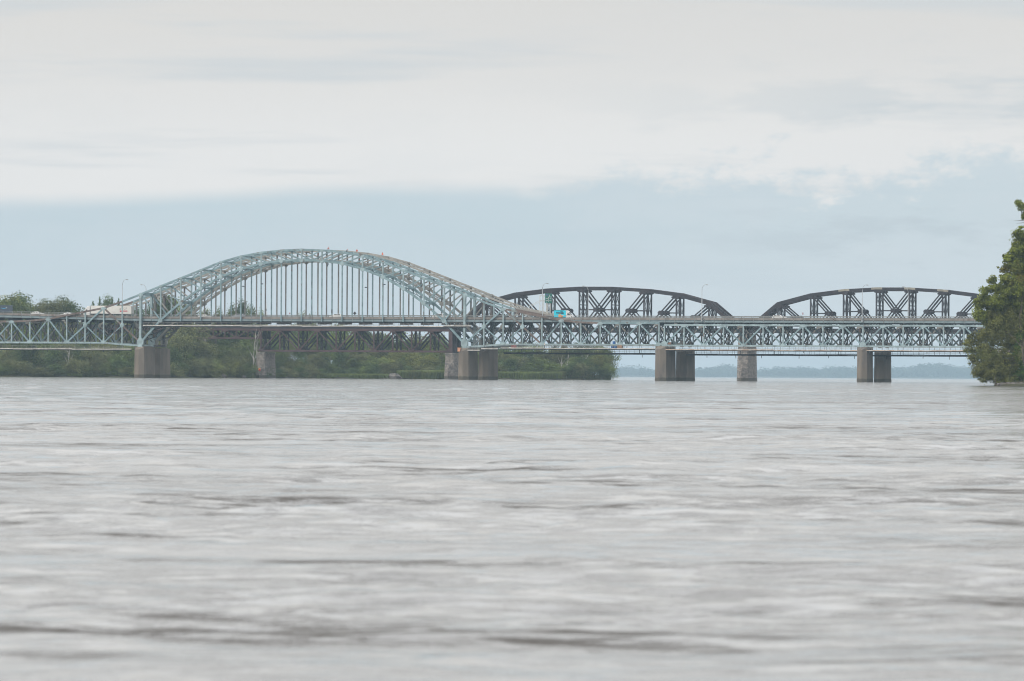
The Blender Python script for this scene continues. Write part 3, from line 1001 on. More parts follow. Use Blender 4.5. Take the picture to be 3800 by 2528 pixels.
def deck_span(ua, ub, n, zt, zb, mat, w):
    Pn = (ub - ua) / n
    for v in RV:
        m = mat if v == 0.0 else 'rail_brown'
        mb = MB()
        mb.hbar(Q(ua, v, zt), Q(ub, v, zt), 0.62, 0.8)
        mb.hbar(Q(ua, v, zb), Q(ub, v, zb), 0.66, 0.72)
        tr = mb.build('deck_truss', m, rail_root)
        for k in range(n + 1):
            u = ua + k * Pn
            member(tr, 'post', (u, v, zb), (u, v, zt), (0.9 if k in (0, n) else 0.38), 0.50, m, Q, True)
            top = k % 2 == 1
            plate(tr, (u, v, zt - 0.3 if top else zb + 0.2), 2.4, 1.1, 0.72, m, Q)
        for k in range(n):
            a = (ua + k * Pn, v, zt if k % 2 else zb)
            b = (ua + (k + 1) * Pn, v, zb if k % 2 else zt)
            member(tr, 'diagonal', a, b, w, 0.44, m, Q, True)
    for (va, vb) in ((RV[0], RV[1]), (RV[2], RV[3])):
        vm = (va + vb) / 2
        for k in range(n + 1):
            u = ua + k * Pn
            if zt - zb > 5:
                zc = (zt + zb) / 2
                for z1, z2 in ((zt - 0.4, zc), (zc, zb + 0.4)):
                    member(rail_root, 'sway_brace', (u, va + 0.3, z1), (u, vb - 0.3, z2), 0.16, 0.18, 'rail_brown', Q)
                    member(rail_root, 'sway_brace', (u, va + 0.3, z2), (u, vb - 0.3, z1), 0.16, 0.14, 'rail_brown', Q)
                member(rail_root, 'sway_strut', (u, va + 0.3, zc), (u, vb - 0.3, zc), 0.2, 0.22, 'rail_brown', Q)
            else:
                member(rail_root, 'sway_brace', (u, va + 0.3, zt - 0.3), (u, vb - 0.3, zb + 0.3), 0.18, 0.18, 'rail_brown', Q)
        track = MB().prof(Q(ua, vm, zt + 0.95), Q(ub, vm, zt + 0.95), [(-2.3, -0.5), (2.3, -0.5), (2.3, 0.5), (-2.3, 0.5)]).build('track_bed', 'rail_brown', rail_root)
        for s in (-0.75, 0.75):
            MB().hbar(Q(ua, vm + s, zt + 1.55), Q(ub, vm + s, zt + 1.55), 0.14, 0.17).build('rail', 'rail_brown', track)


ra, rb = ur_at(1673), ur_at(2751)
through_span(ra, rb, ())
sa = ur_at(2765)
through_span(sa, sa + (rb - ra), (3, 4, 5, 6))
ta = sa + (rb - ra) + 1.5
through_span(ta, ta + (rb - ra), ())
d0, d1 = ur_at(969), ur_at(1668)
deck_span(d0, d1, 10, 18.2, 10.3, 'rail_red', 0.46)
e0 = d0 - 37.0
deck_span(e0, d0 - 0.6, 8, 18.2, 15.0, 'rail_red', 0.32)
deck_span(e0 - 40, e0 - 0.6, 8, 18.2, 15.0, 'rail_red', 0.32)


def stone_pier(px, top, t, length, cut_top):
    """coursed masonry pier with an upstream cutwater; every course is its own slab with a recessed joint"""
    u = ur_at(px)
    p = None
    z = -0.8
    courses = []
    while z < top - 0.05:
        h = 0.62
        z1 = min(z + h, top)
        f = 1.0 + 0.30 * max(0.0, 1 - (z + 0.4) / top)
        hh = t / 2 * f + random.uniform(-0.03, 0.03)
        nose = 1.9 if z < cut_top - 2.2 else (1.9 * max(0.0, (cut_top - z) / 2.2) if z < cut_top else 0.0)
        courses.append((z, z1, hh, nose))
        z = z1
    core = MB()
    for z, z1, hh, nose in courses:
        pts = [(-hh, 0), (0, -nose - 0.02), (hh, 0), (hh, length), (-hh, length)]
        a = [Q(u + x, -1.6 + y, z + 0.035) for x, y in pts]
        b = [Q(u + x, -1.6 + y, z1 - 0.035) for x, y in pts]
        core.add(a + b, [(i, (i + 1) % 5, 5 + (i + 1) % 5, 5 + i) for i in range(5)] + [(4, 3, 2, 1, 0), (5, 6, 7, 8, 9)])
    p = core.build('pier', 'stone', rail_root)
    inner = MB()
    hm = t / 2 - 0.12
    inner.add([Q(u + x, y, z_) for z_ in (-0.8, top - 0.1) for x, y in ((-hm, -1.45), (hm, -1.45), (hm, length - 1.75), (-hm, length - 1.75))],
              [(0, 1, 5, 4), (1, 2, 6, 5), (2, 3, 7, 6), (3, 0, 4, 7), (4, 5, 6, 7), (3, 2, 1, 0)])
    inner.build('mortar_core', 'stone_dark', p)
    MB().add([Q(u + x * 1.12, -1.6 - 0.2 + y, z_) for z_ in (top + 0.003, top + 0.5) for x, y in ((-t / 2, 0), (t / 2, 0), (t / 2, length + 0.4), (-t / 2, length + 0.4))],
             [(0, 1, 5, 4), (1, 2, 6, 5), (2, 3, 7, 6), (3, 0, 4, 7), (4, 5, 6, 7), (3, 2, 1, 0)]).build('coping', 'stone', p)
    return p, u


gp, gu = stone_pier(972, 9.2, 2.9, 14.0, 4.2)
stone_pier(1672, 9.2, 3.1, 14.5, 5.5)
stone_pier(2760, 17.0, 3.4, 14.5, 6.0)
stone_pier(2765 + (2751 - 1673) + 22, 17.0, 3.4, 14.5, 6.0)
for du in (-23.0, -58.0):
    stone_pier(972 + du * 9.4, 14.0, 2.4, 14.0, 3.0)
# tall steel end post carrying the through span beside the deck span
for v in RV:
    member(rail_root, 'end_post', (d1 + 0.75, v, 9.7), (d1 + 0.75, v, 17.7), 1.3, 0.86, 'rail_red' if v == 0 else 'rail_brown', Q, True)
# spray paint on the cutwater of the bank pier
for k, (du, dz, w, h, m) in enumerate(((-0.35, 4.0, 0.9, 0.7, 'cream_patch'), (0.15, 3.4, 0.9, 0.9, 'orange_print'), (0.3, 3.0, 0.7, 0.8, 'red_print'))):
    s = 0.05 + 0.012 * k
    c = [Q(gu + du + a * w / 2, -1.6 - 1.95 - s, dz + b * h / 2) for a, b in ((-1, -0.8), (0.9, -1), (1, 0.7), (0, 1), (-0.9, 0.8))]
    MB().prism(c, (0, 0.02, 0)).build('graffiti', m, gp)

# ================================================================== WORK PLATFORMS hung under the bridges
def platform(label, ua, ub, v0, v1, z, edge, hang_to, rail=True, drop=True, step=1.85, mrail='rail_tube', seg=7.5):
    root = empty('suspended_work_platform', B((ua + ub) / 2, v0, z), label, 'work platform', 'work platforms slung under the bridges')
    vm = (v0 + v1) / 2
    n = max(1, int((ub - ua) / seg))
    for i in range(n):
        a, b = lerp(ua, ub, i / n), lerp(ua, ub, (i + 1) / n) - 0.06
        dz = 0.05 * math.sin(i * 2.1)
        MB().prof(B(a, vm, z - 0.10 + dz), B(b, vm, z - 0.10 + dz), [(-(v1 - v0) / 2, -0.06), ((v1 - v0) / 2, -0.06), ((v1 - v0) / 2, 0.06), (-(v1 - v0) / 2, 0.06)]).build('deck_panel', 'platform_plank', root)
        MB().bar(B(a, v0 - 0.05, z + dz), B(b, v0 - 0.05, z + dz), 0.08, 0.30).build('toe_board', edge, root)
        MB().hbar(B(a, v0 + 0.3, z - 0.33), B(b, v0 + 0.3, z - 0.33), 0.2, 0.3).build('bearer', 'platform_dark', root)
    if rail:
        for zz in (0.55, 1.05):
            MB().bar(B(ua, v0 - 0.02, z + zz), B(ub, v0 - 0.02, z + zz), 0.06, 0.07).build('guard_rail', mrail, root)
        u = ua + 0.2
        while u < ub:
            MB().bar(B(u, v0 - 0.02, z - 0.1), B(u, v0 - 0.02, z + 1.1), 0.07, 0.07).build('rail_post', mrail, root)
            u += step
    u = ua + 1.0
    k = 0
    while u < ub - 0.5:
        MB().tube([B(u, v0 + 0.5, z - 0.2), B(u, v0 + 0.5, hang_to)], 0.05, 5).build('hanger_rod', 'platform_dark', root)
        if drop and k % 2:
            uu = u + random.uniform(-1.5, 1.5)
            MB().tube([B(uu, v0 + 0.4, z - 0.2), B(uu, v0 + 0.4, z - random.uniform(0.9, 1.5))], 0.10, 5).build('drop_pipe', 'platform_dark', root)
        u += 5.5
        k += 1
    return root


platform('long pale-edged work platform slung close under the arch deck', 1.4, u_at(1650), -1.0, 8.8, 18.45 * ZS, 'platform_edge', 19.3, drop=False)
platform('short platform with reddish railing where the arch meets its right pier', u_at(1652), u_at(1752), -1.05, 3.0, 18.65 * ZS, 'platform_edge', 19.3, drop=False, step=1.1)
platform('pale-edged platform slung low under the side truss beside the wooded bank', NU0, -3.0, -1.0, 9.8, 10.05 * ZS, 'platform_edge', 12.2)
platform('stub platform resting against the right arch pier', u_at(1738), u_at(1787), -1.1, 2.6, 10.25 * ZS, 'platform_edge', 11.6, drop=False)
platform('short raised platform just past the right arch pier', u_at(1790), u_at(1853), -1.0, 2.6, 10.75 * ZS, 'platform_edge', 12.0, drop=False)
platform('long pale-edged platform under the truss between the arch and the twin pier', u_at(1862), u_at(2434), -1.0, 9.8, 11.05 * ZS, 'platform_edge', 12.2)
platform('long orange-edged platform under the level truss running towards the wooded point', u_at(2468), NU1, -1.0, 9.8, 10.75 * ZS, 'platform_edge_orange', 12.0)
platform('dark platform hung low beneath the beige bridge over the reed bed', u_at(1868, 12.5), u_at(2432, 12.5), 12.6, 23.5, 9.35, 'platform_dark', 11.8, mrail='platform_dark')
platform('dark platform hung low beneath the beige bridge over open water', u_at(2545, 12.5), FU1, 12.6, 23.5, 9.15, 'platform_dark', 11.8, mrail='platform_dark')

# ================================================================== STREET LAMPS
def street_lamp(px, v, top_py, arm, label):
    u = u_at(px, v)
    zt = z_at(px, top_py, v)
    zb = Z_ROAD - 0.5
    base = Vector(B(u, v, zb))
    root = empty('street_lamp', base, label, 'street lamp', 'lamps along the road bridges')
    MB().tube([B(u, v, zb), B(u, v, zb + 1.0), B(u, v, zt - 2.0)], [0.17, 0.15, 0.10], 8).build('pole', 'galvanised', root, smooth=True)
    MB().prism([B(u - 0.25, v, zb), B(u + 0.25, v, zb), B(u + 0.2, v, zb + 0.5), B(u - 0.2, v, zb + 0.5)], NV * 0.4).build('base_plate', 'galvanised', root)
    arc = []
    for k in range(7):
        a = k / 6 * math.pi / 2
        arc.append(B(u + arm * 1.35 * (1 - math.cos(a)), v, zt - 2.0 + 1.85 * math.sin(a)))
    MB().tube(arc, [0.09, 0.085, 0.08, 0.075, 0.07, 0.065, 0.06], 6).build('arm', 'galvanised', root, smooth=True)
    ue = u + arm * 1.35
    zc = zt - 0.14
    pr = [(-0.1, -0.08), (0.25, -0.17), (0.75, -0.15), (0.9, -0.02), (0.6, 0.10), (0.1, 0.09)]
    hd = MB().prism([B(ue + arm * a, v, zc + b) for a, b in pr], NV * 0.34).build('lamp_head', 'galvanised', root)
    MB().prism([B(ue + arm * a, v, zc + b) for a, b in ((0.25, -0.20), (0.72, -0.185), (0.72, -0.13), (0.25, -0.15))], NV * 0.26).build('lens', 'lamp_glass', hd)


for px, v, py, arm, lab in (
        (453, 0.1, 1036, 1, 'tall street lamp rising beside the rusty side span chord, arm bent over the road'),
        (541, VD, 1055, -1, 'street lamp peeping above the left end of the arch'),
        (2012, 0.1, 1050, 1, 'street lamp standing in front of the green road sign'),
        (2182, VD, 1060, -1, 'street lamp before the crossed diagonals of the left through truss'),
        (2604, 0.1, 1055, 1, 'street lamp before the sloping end of the left through truss'),
        (3199, 0.1, 1056, 1, 'street lamp between the cream patches of the right through truss'),
        (3369, VD, 1063, -1, 'street lamp before the crossed diagonals of the right through truss')):
    street_lamp(px, v, py, arm, lab)

# small lights fixed to the arch hangers
for (px, py, v, lab) in ((972, 1054, 0.0, 'small dark light on a green hanger left of the crown'), (902, 1063, VD, 'small light on a grey hanger above the treetops'),
                         (1357, 1067, VD, 'small blue light on a grey hanger right of the crown'), (1426, 1056, 0.0, 'small dark light on a green hanger near the right haunch')):
    u, z = u_at(px, v), z_at(px, py, v)
    root = empty('hanger_light', B(u, v, z), lab, 'light', 'lights fixed to the hangers')
    MB().prism([B(u - 0.35, v, z - 0.16), B(u + 0.3, v, z - 0.12), B(u + 0.35, v, z + 0.1), B(u - 0.2, v, z + 0.2)], NV * 0.4).build('light_head', 'navy_cloth', root)
    MB().tube([B(u - 0.2, v, z), B(u - 0.75, v, z - 0.05)], 0.05, 5).build('bracket', 'galvanised', root)

# small roadside sign boards seen from behind
for (px, py, w, h, v, mat, lab, rot) in ((1316, 1163, 0.9, 0.9, 8.0, 'dark_cloth', 'dark diamond warning sign on the arch deck', True), (1075, 1163, 0.35, 0.55, 8.0, 'crate_red', 'small red marker post under the arch crown', False),
                                         (2979, 1164, 0.3, 0.8, 8.0, 'crate_red', 'thin red marker post left of the right through truss', False), (1231, 1155, 0.4, 1.3, 8.0, 'dark_cloth', 'dark narrow signal box on the arch deck', False)):
    u, z = u_at(px, v), z_at(px, py, v)
    root = empty('road_marker', B(u, v, Z_ROAD), lab, 'sign')
    if rot:
        poly = [B(u, v, z - h * .7), B(u + w * .7, v, z), B(u, v, z + h * .7), B(u - w * .7, v, z)]
    else:
        poly = [B(u - w / 2, v, z - h / 2), B(u + w / 2, v, z - h / 2), B(u + w / 2, v, z + h / 2 - 0.1), B(u, v, z + h / 2), B(u - w / 2, v, z + h / 2 - 0.1)]
    MB().prism(poly, NV * 0.05).build('board', mat, root)
    MB().tube([B(u, v + 0.06, Z_ROAD), B(u, v + 0.06, z)], 0.04, 5).build('post', 'galvanised', root)


# ================================================================== SIGN GANTRY on the far road bridge
def gantry():
    ug = u_at(2003, VC)
    root = empty('sign_gantry', B(ug, VC, Z_ROAD), 'white lattice gantry carrying a green direction sign with a forked arrow', 'sign gantry')
    zt = 29.1
    for v in (VC - 0.1, VC + 3.6, VC + 7.2):
        for du in (0.0, 1.0):
            MB().bar(B(ug + du, v, Z_ROAD - 0.4), B(ug + du, v, zt), 0.17, 0.17, NV).build('leg', 'white_post', root)
        for k in range(5):
            z = Z_ROAD + 0.6 + k * 1.8
            MB().bar(B(ug, v + 0.03, z), B(ug + 1.0, v + 0.03, z + 1.2), 0.07, 0.07).build('lattice_bar', 'white_post', root)
    for z in (zt, zt - 1.7):
        for du in (0.0, 1.0):
            MB().bar(B(ug + du, VC - 0.25, z), B(ug + du, VD + 0.3, z), 0.13, 0.13).build('cross_beam', 'white_post', root)
    for v in (VC - 0.1, VC + 2.4):
        MB().bar(B(ug, v, zt - 1.7), B(ug - 3.7, v, zt - 3.5), 0.12, 0.12).build('stay', 'white_post', root)
        MB().bar(B(ug - 3.7, v, zt - 3.5), B(ug - 5.9, v, Z_ROAD), 0.12, 0.12).build('stay', 'white_post', root)
    us = ug + 1.25
    v0, v1, zb, zs = VC + 1.7, VC + 7.9, 26.5, 29.85

    def S(a, b, off):
        return B(us + off, lerp(v0, v1, a), lerp(zb, zs, b))
    board = MB().prism([S(0.02, 0, 0), S(0.98, 0, 0), S(1, 0.03, 0), S(1, 0.97, 0), S(0.98, 1, 0), S(0.02, 1, 0), S(0, 0.97, 0), S(0, 0.03, 0)], DV * 0.08).build('sign_board', 'sign_green', root)

    def strip(pts, mat, off=0.055):
        MB().prism([S(a, b, off) for a, b in pts], DV * 0.02).build('sign_mark', mat, board)
    strip([(0.47, 0.12), (0.53, 0.12), (0.53, 0.5), (0.47, 0.5)], 'sign_white')
    strip([(0.47, 0.5), (0.53, 0.5), (0.66, 0.72), (0.66, 0.86), (0.60, 0.86), (0.60, 0.74), (0.50, 0.56)], 'sign_white', 0.06)
    strip([(0.47, 0.48), (0.50, 0.56), (0.44, 0.68), (0.41, 0.64)], 'sign_white', 0.065)
    strip([(0.14, 0.76), (0.34, 0.76), (0.36, 0.95), (0.12, 0.95)], 'sign_blue')
    for (a0, a1, b) in ((0.06, 0.40, 0.42), (0.66, 0.95, 0.42), (0.06, 0.40, 0.24), (0.62, 0.95, 0.22), (0.14, 0.26, 0.07)):
        n = max(3, int((a1 - a0) / 0.05))
        for i in range(n):
            a = a0 + (a1 - a0) * i / n
            strip([(a, b), (a + 0.036, b), (a + 0.036, b + 0.07), (a, b + 0.07)], 'sign_white')
    for (a, b0, b1) in ((0.74, 0.56, 0.72), (0.88, 0.56, 0.72)):
        strip([(a, b0), (a + 0.03, b0), (a + 0.03, b1), (a, b1)], 'sign_white')


gantry()


# ================================================================== VEHICLES
def side_body(mb, prof, half):
    """closed side profile [(x,z)] swept to half widths per point"""
    n = len(prof)
    vs_ = [(x, -h, z) for (x, z), h in zip(prof, half)] + [(x, h, z) for (x, z), h in zip(prof, half)]
    fs_ = [(i, (i + 1) % n, n + (i + 1) % n, n + i) for i in range(n)] + [tuple(range(n - 1, -1, -1)), tuple(range(n, 2 * n))]
    return mb.add(vs_, fs_)


def wheel(root, x, y, r, w=0.24):
    mb = MB()
    mb.tube([(x, y - w / 2, r), (x, y - w / 2 + 0.03, r), (x, y + w / 2 - 0.03, r), (x, y + w / 2, r)], [r * 0.93, r, r, r * 0.93], 16)
    o = mb.build('wheel', 'tyre', root, smooth=False)
    s = -1 if y < 0 else 1
    MB().tube([(x, y + s * (w / 2 - 0.05), r), (x, y + s * (w / 2 + 0.012), r)], r * 0.6, 12).build('rim', 'rim', o)


CAR_SHAPES = {
    'sedan': dict(L=4.7, lower=[(-2.35, .35), (2.3, .30), (2.36, .62), (2.2, .80), (1.0, .95), (-1.55, 1.0), (-2.3, .98), (-2.38, .7)],
                  cabin=[(-1.65, .97), (1.05, .93), (0.30, 1.40), (-0.2, 1.46), (-0.95, 1.42)], h=1.46),
    'suv': dict(L=4.7, lower=[(-2.3, .40), (2.3, .36), (2.38, .75), (2.25, 1.0), (1.15, 1.12), (-2.1, 1.15), (-2.36, 1.05), (-2.36, .6)],
                cabin=[(-2.12, 1.12), (1.2, 1.08), (0.5, 1.64), (0.0, 1.72), (-1.6, 1.70), (-1.95, 1.6)], h=1.72),
    'pickup': dict(L=5.4, lower=[(-2.7, .5), (2.6, .45), (2.7, .9), (2.55, 1.12), (1.5, 1.2), (-2.65, 1.22), (-2.72, .8)],
                   cabin=[(-1.0, 1.19), (1.5, 1.18), (0.75, 1.82), (0.2, 1.9), (-0.75, 1.88)], h=1.9),
    'minivan': dict(L=5.2, lower=[(-2.6, .4), (2.5, .36), (2.6, .8), (2.35, 1.1), (1.6, 1.2), (-2.45, 1.2), (-2.62, .9)],
                    cabin=[(-2.45, 1.18), (1.65, 1.17), (0.85, 1.86), (0.2, 1.98), (-2.0, 1.98), (-2.35, 1.85)], h=1.98),
}


def place(px, v, zoff=0.0):
    u = u_at(px, v)
    return Vector(B(u, v, Z_ROAD + 0.004 + deck_rise(u) + zoff))


def car(px, v, shape, mat, face, label, group='cars crossing the road bridges'):
    S = CAR_SHAPES[shape]
    root = empty('car', place(px, v), label, 'car', group, rotz=-TH + (0 if face > 0 else math.pi), local=True)
    W = 0.9
    lo = S['lower']
    side_body(MB(), lo, [W * (0.92 if abs(x) > 2.2 else 1.0) for x, z in lo]).build('body', mat, root)
    cb = S['cabin']
    zmax = max(z for x, z in cb)
    zmin = min(z for x, z in cb)
    hw = [lerp(W * 0.96, W * 0.74, (z - zmin) / (zmax - zmin)) for x, z in cb]
    cab = side_body(MB(), cb, hw).build('cabin', mat, root)
    # glazing a hair proud of the cabin sides
    cx = sum(x for x, z in cb) / len(cb)
    for s in (-1, 1):
        segs = [(0.06, 0.46), (0.54, 0.94)]
        xs = sorted(x for x, z in cb)
        for a, b in segs:
            def top_x(f):
                return lerp(cb[-1][0] + 0.1, cb[2][0] - 0.1, f)

            def bot_x(f):
                return lerp(cb[0][0] + 0.2, cb[1][0] - 0.35, f)
            z0, z1 = lerp(zmin, zmax, 0.22), lerp(zmin, zmax, 0.84)

            def yy(z):
                return s * (lerp(W * 0.96, W * 0.74, (z - zmin) / (zmax - zmin)) + 0.012)
            q = [(bot_x(a), yy(z0), z0), (bot_x(b), yy(z0), z0), (lerp(bot_x(b), top_x(b), .8), yy(z1), z1), (lerp(bot_x(a), top_x(a), .8), yy(z1), z1)]
            MB().prism(q, (0, 0.02, 0)).build('side_window', 'glass_dark', cab)
    f1, f2 = Vector((cb[1][0], 0, cb[1][1])), Vector((cb[2][0], 0, cb[2][1]))
    nrm = Vector((f2.z - f1.z, 0, -(f2.x - f1.x))).normalized()
    a, b = f1.lerp(f2, 0.12) + nrm * 0.015, f1.lerp(f2, 0.9) + nrm * 0.015
    MB().prism([(a.x, -0.78, a.z), (a.x, 0.78, a.z), (b.x, 0.62, b.z), (b.x, -0.62, b.z)], nrm * 0.02).build('windscreen', 'glass_dark', cab)
    f1, f2 = Vector((cb[0][0], 0, cb[0][1])), Vector((cb[-1][0], 0, cb[-1][1]))
    nrm = Vector((-(f2.z - f1.z), 0, (f2.x - f1.x))).normalized()
    a, b = f1.lerp(f2, 0.15) + nrm * 0.015, f1.lerp(f2, 0.9) + nrm * 0.015
    MB().prism([(a.x, -0.75, a.z), (a.x, 0.75, a.z), (b.x, 0.6, b.z), (b.x, -0.6, b.z)], nrm * 0.02).build('rear_window', 'glass_dark', cab)
    r = 0.33 if shape == 'sedan' else 0.37
    for x in (-S['L'] * 0.3, S['L'] * 0.31):
        for y in (-0.80, 0.80):
            wheel(root, x, y, r)
    xf = max(x for x, z in lo)
    xr = min(x for x, z in lo)
    zf = 0.66 if shape == 'sedan' else 0.85
    for y in (-0.6, 0.6):
        MB().box((xf - 0.03, y, zf), (0.12, 0.32, 0.14)).build('headlight', 'headlight', root)
        MB().box((xr + 0.03, y, zf + 0.1), (0.10, 0.28, 0.18)).build('tail_light', 'tail_red', root)
    return root


car(138, 6.4, 'sedan', 'car_white', 1, 'white sedan with a rounded roof on the left approach')
car(249, 6.4, 'sedan', 'car_white', -1, 'white car half hidden behind the rising rusty chord')
car(761, 2.6, 'sedan', 'car_white', 1, 'white sedan under the left haunch of the arch')
car(884, 6.4, 'suv', 'car_silver', -1, 'grey car behind the parapet by the treetops')
car(1247, 2.6, 'suv', 'car_white', -1, 'white sport utility car under the arch crown')
car(1634, 2.6, 'pickup', 'car_white', 1, 'white crew-cab pickup behind the right leg of the arch')
car(2892, 2.6, 'suv', 'car_white', 1, 'white car glimpsed through the railing before the right through truss')


def text_mesh(name, body, size, mat, parent, loc, rot, extrude=0.01, bold=0.0):
    cu = bpy.data.curves.new(name, 'FONT')
    cu.body = body
    cu.size = size
    cu.extrude = extrude
    cu.offset = bold
    cu.align_x = 'CENTER'
    cu.resolution_u = 3
    tmp = bpy.data.objects.new(name, cu)
    col.objects.link(tmp)
    me = bpy.data.meshes.new_from_object(tmp.evaluated_get(bpy.context.evaluated_depsgraph_get()))
    bpy.data.objects.remove(tmp)
    bpy.data.curves.remove(cu)
    me.materials.clear()
    me.materials.append(MATS[mat])
    o = bpy.data.objects.new(name, me)
    col.objects.link(o)
    o.parent = parent
    o.location = loc
    o.rotation_euler = rot
    return o


def disc_poly(cx, cz, rx, rz, n=14, y=0.0):
    return [(cx + rx * math.cos(2 * math.pi * k / n), y, cz + rz * math.sin(2 * math.pi * k / n)) for k in range(n)]


def delivery_van():
    root = empty('delivery_van', place(2091, 2.4), 'delivery van with a bright turquoise box marked voilà and a white cab', 'van', None, -TH, True)
    W = 1.05
    box = MB()
    side_body(box, [(-3.1, 0.75), (1.15, 0.75), (1.2, 0.82), (1.2, 3.0), (1.12, 3.08), (-3.05, 3.08), (-3.12, 3.0)], [W] * 7)
    bx = box.build('cargo_box', 'cyan_paint', root)
    cabp = [(1.22, 0.55), (3.35, 0.50), (3.45, 0.95), (3.2, 1.30), (2.75, 1.62), (1.95, 2.72), (1.55, 3.02), (0.4, 3.13), (0.4, 3.09), (1.22, 3.09)]
    cab = side_body(MB(), cabp, [0.98, 0.95, 0.93, 0.95, 0.97, 0.9, 0.86, 0.8, 0.8, 0.98]).build('cab', 'car_white', root)
    for s in (-1, 1):
        MB().prism([(1.7, s * 0.985, 1.55), (2.62, s * 0.985, 1.55), (2.12, s * 0.955, 2.25), (1.78, s * 0.955, 2.28)], (0, 0.02, 0)).build('side_window', 'glass_dark', cab)
        MB().box((2.55, s * 1.12, 1.75), (0.12, 0.22, 0.34)).build('mirror', 'chassis', cab)
        MB().box((3.38, s * 0.66, 1.02), (0.14, 0.34, 0.2)).build('headlight', 'headlight', cab)
    MB().prism([(2.80, -0.82, 1.66), (2.80, 0.82, 1.66), (2.06, 0.76, 2.66), (2.06, -0.76, 2.66)], (0.022, 0, 0.016)).build('windscreen', 'glass_dark', cab)
    for x in (-1.9, 2.45):
        for y in (-0.9, 0.9):
            wheel(root, x, y, 0.37)
    MB().box((-0.9, 0, 0.62), (4.3, 1.7, 0.22)).build('chassis', 'chassis', root)
    text_mesh('lettering', 'voil\u00e0', 1.50, 'ink', bx, (-0.95, -W - 0.012, 1.86), (math.pi / 2, 0, 0), 0.01, 0.035)
    MB().prism(disc_poly(-0.95, 1.28, 0.62, 0.55, 14, -W - 0.02), (0, 0.02, 0)).build('printed_fruit', 'orange_print', bx)
    MB().prism(disc_poly(-0.42, 1.12, 0.55, 0.42, 14, -W - 0.03), (0, 0.02, 0)).build('printed_fruit', 'orange_print', bx)
    MB().prism([(-0.35, -W - 0.042, 1.22), (0.62, -W - 0.042, 1.18), (0.66, -W - 0.042, 1.42), (-0.3, -W - 0.042, 1.5)], (0, 0.02, 0)).build('printed_fruit', 'pink_print', bx)
    return root


delivery_van()


def semi_trailer():
    # cab to the left, trailer behind it
    root = empty('semi_trailer_truck', place(405, 6.2), 'white articulated lorry with a red stripe and line drawing at the rear of its trailer', 'truck', None, -TH, True)
    uc = u_at(405, 6.2)
    x0, x1 = u_at(342, 6.2) - uc, u_at(492, 6.2) - uc
    W = 1.28
    tr = side_body(MB(), [(x0, 1.25), (x1 - 0.05, 1.25), (x1, 1.32), (x1, 4.02), (x1 - 0.06, 4.1), (x0 + 0.08, 4.1), (x0, 4.0)], [W] * 7).build('trailer', 'trailer_cream', root)
    xb = x1 - 4.4
    MB().prism([(xb, -W - 0.012, 1.95), (xb + 2.9, -W - 0.012, 1.95), (xb + 2.9, -W - 0.012, 2.42), (xb, -W - 0.012, 2.42)], (0, 0.02, 0)).build('red_stripe', 'red_print', tr)
    for k in range(9):
        a = xb + 0.75 + k * 0.23
        MB().prism([(a, -W - 0.026, 2.08), (a + 0.12, -W - 0.026, 2.08), (a + 0.15, -W - 0.026, 2.28), (a + 0.03, -W - 0.026, 2.28)], (0, 0.02, 0)).build('stripe_mark', 'sign_white', tr)
    for cx, cz, rx, rz in ((xb + 0.15, 2.95, 0.22, 0.20), (xb + 0.75, 2.8, 0.10, 0.30)):
        MB().prism(disc_poly(cx, cz, rx, rz, 10, -W - 0.012), (0, 0.02, 0)).build('printed_mark', 'ink', tr)
    pts = [(xb + 1.5, 3.25), (xb + 1.9, 3.42), (xb + 2.3, 3.30), (xb + 2.8, 3.38), (xb + 2.5, 3.15), (xb + 2.15, 2.9), (xb + 1.9, 2.75), (xb + 1.55, 2.95)]
    for (a, b) in zip(pts, pts[1:] + pts[:1]):
        MB().bar((a[0], -W - 0.012, a[1]), (b[0], -W - 0.012, b[1]), 0.02, 0.05).build('printed_line', 'ink', tr)
    MB().box((x1 + 0.03, 0, 2.68), (0.06, 2.3, 2.6)).build('rear_door', 'white_post', tr)
    xc = x0 - 0.5
    cabp = [(xc, 0.8), (xc, 3.95), (xc - 0.9, 3.85), (xc - 1.6, 3.3), (xc - 2.0, 2.5), (xc - 2.35, 1.75), (xc - 2.45, 0.8)]
    cab = side_body(MB(), cabp[::-1], [1.1, 1.12, 1.15, 1.12, 1.05, 1.1, 1.2]).build('cab', 'car_white', root)
    for s in (-1, 1):
        MB().prism([(xc - 1.75, s * 1.17, 1.95), (xc - 0.9, s * 1.2, 1.95), (xc - 0.9, s * 1.17, 2.75), (xc - 1.45, s * 1.15, 2.75)], (0, 0.02, 0)).build('side_window', 'glass_dark', cab)
        MB().tube([(xc + 0.25, s * 1.05, 1.0), (xc + 0.25, s * 1.05, 4.2)], 0.09, 8).build('exhaust_stack', 'galvanised', cab)
        MB().box((xc - 2.38, s * 0.8, 1.15), (0.14, 0.35, 0.22)).build('headlight', 'headlight', cab)
    MB().prism([(xc - 2.28, -0.95, 1.98), (xc - 2.28, 0.95, 1.98), (xc - 2.02, 0.9, 2.62), (xc - 2.02, -0.9, 2.62)], (0.03, 0, -0.01)).build('windscreen', 'glass_dark', cab)
    MB().box(((x0 + x1) / 2 - 0.8, 0, 1.08), (x1 - x0, 0.9, 0.28)).build('chassis', 'chassis', root)
    for x in (xc - 1.6, xc + 0.4, xc + 1.7, x1 - 3.0, x1 - 1.7):
        for y in (-1.08, 1.08):
            wheel(root, x, y, 0.5, 0.3)
    return root


semi_trailer()


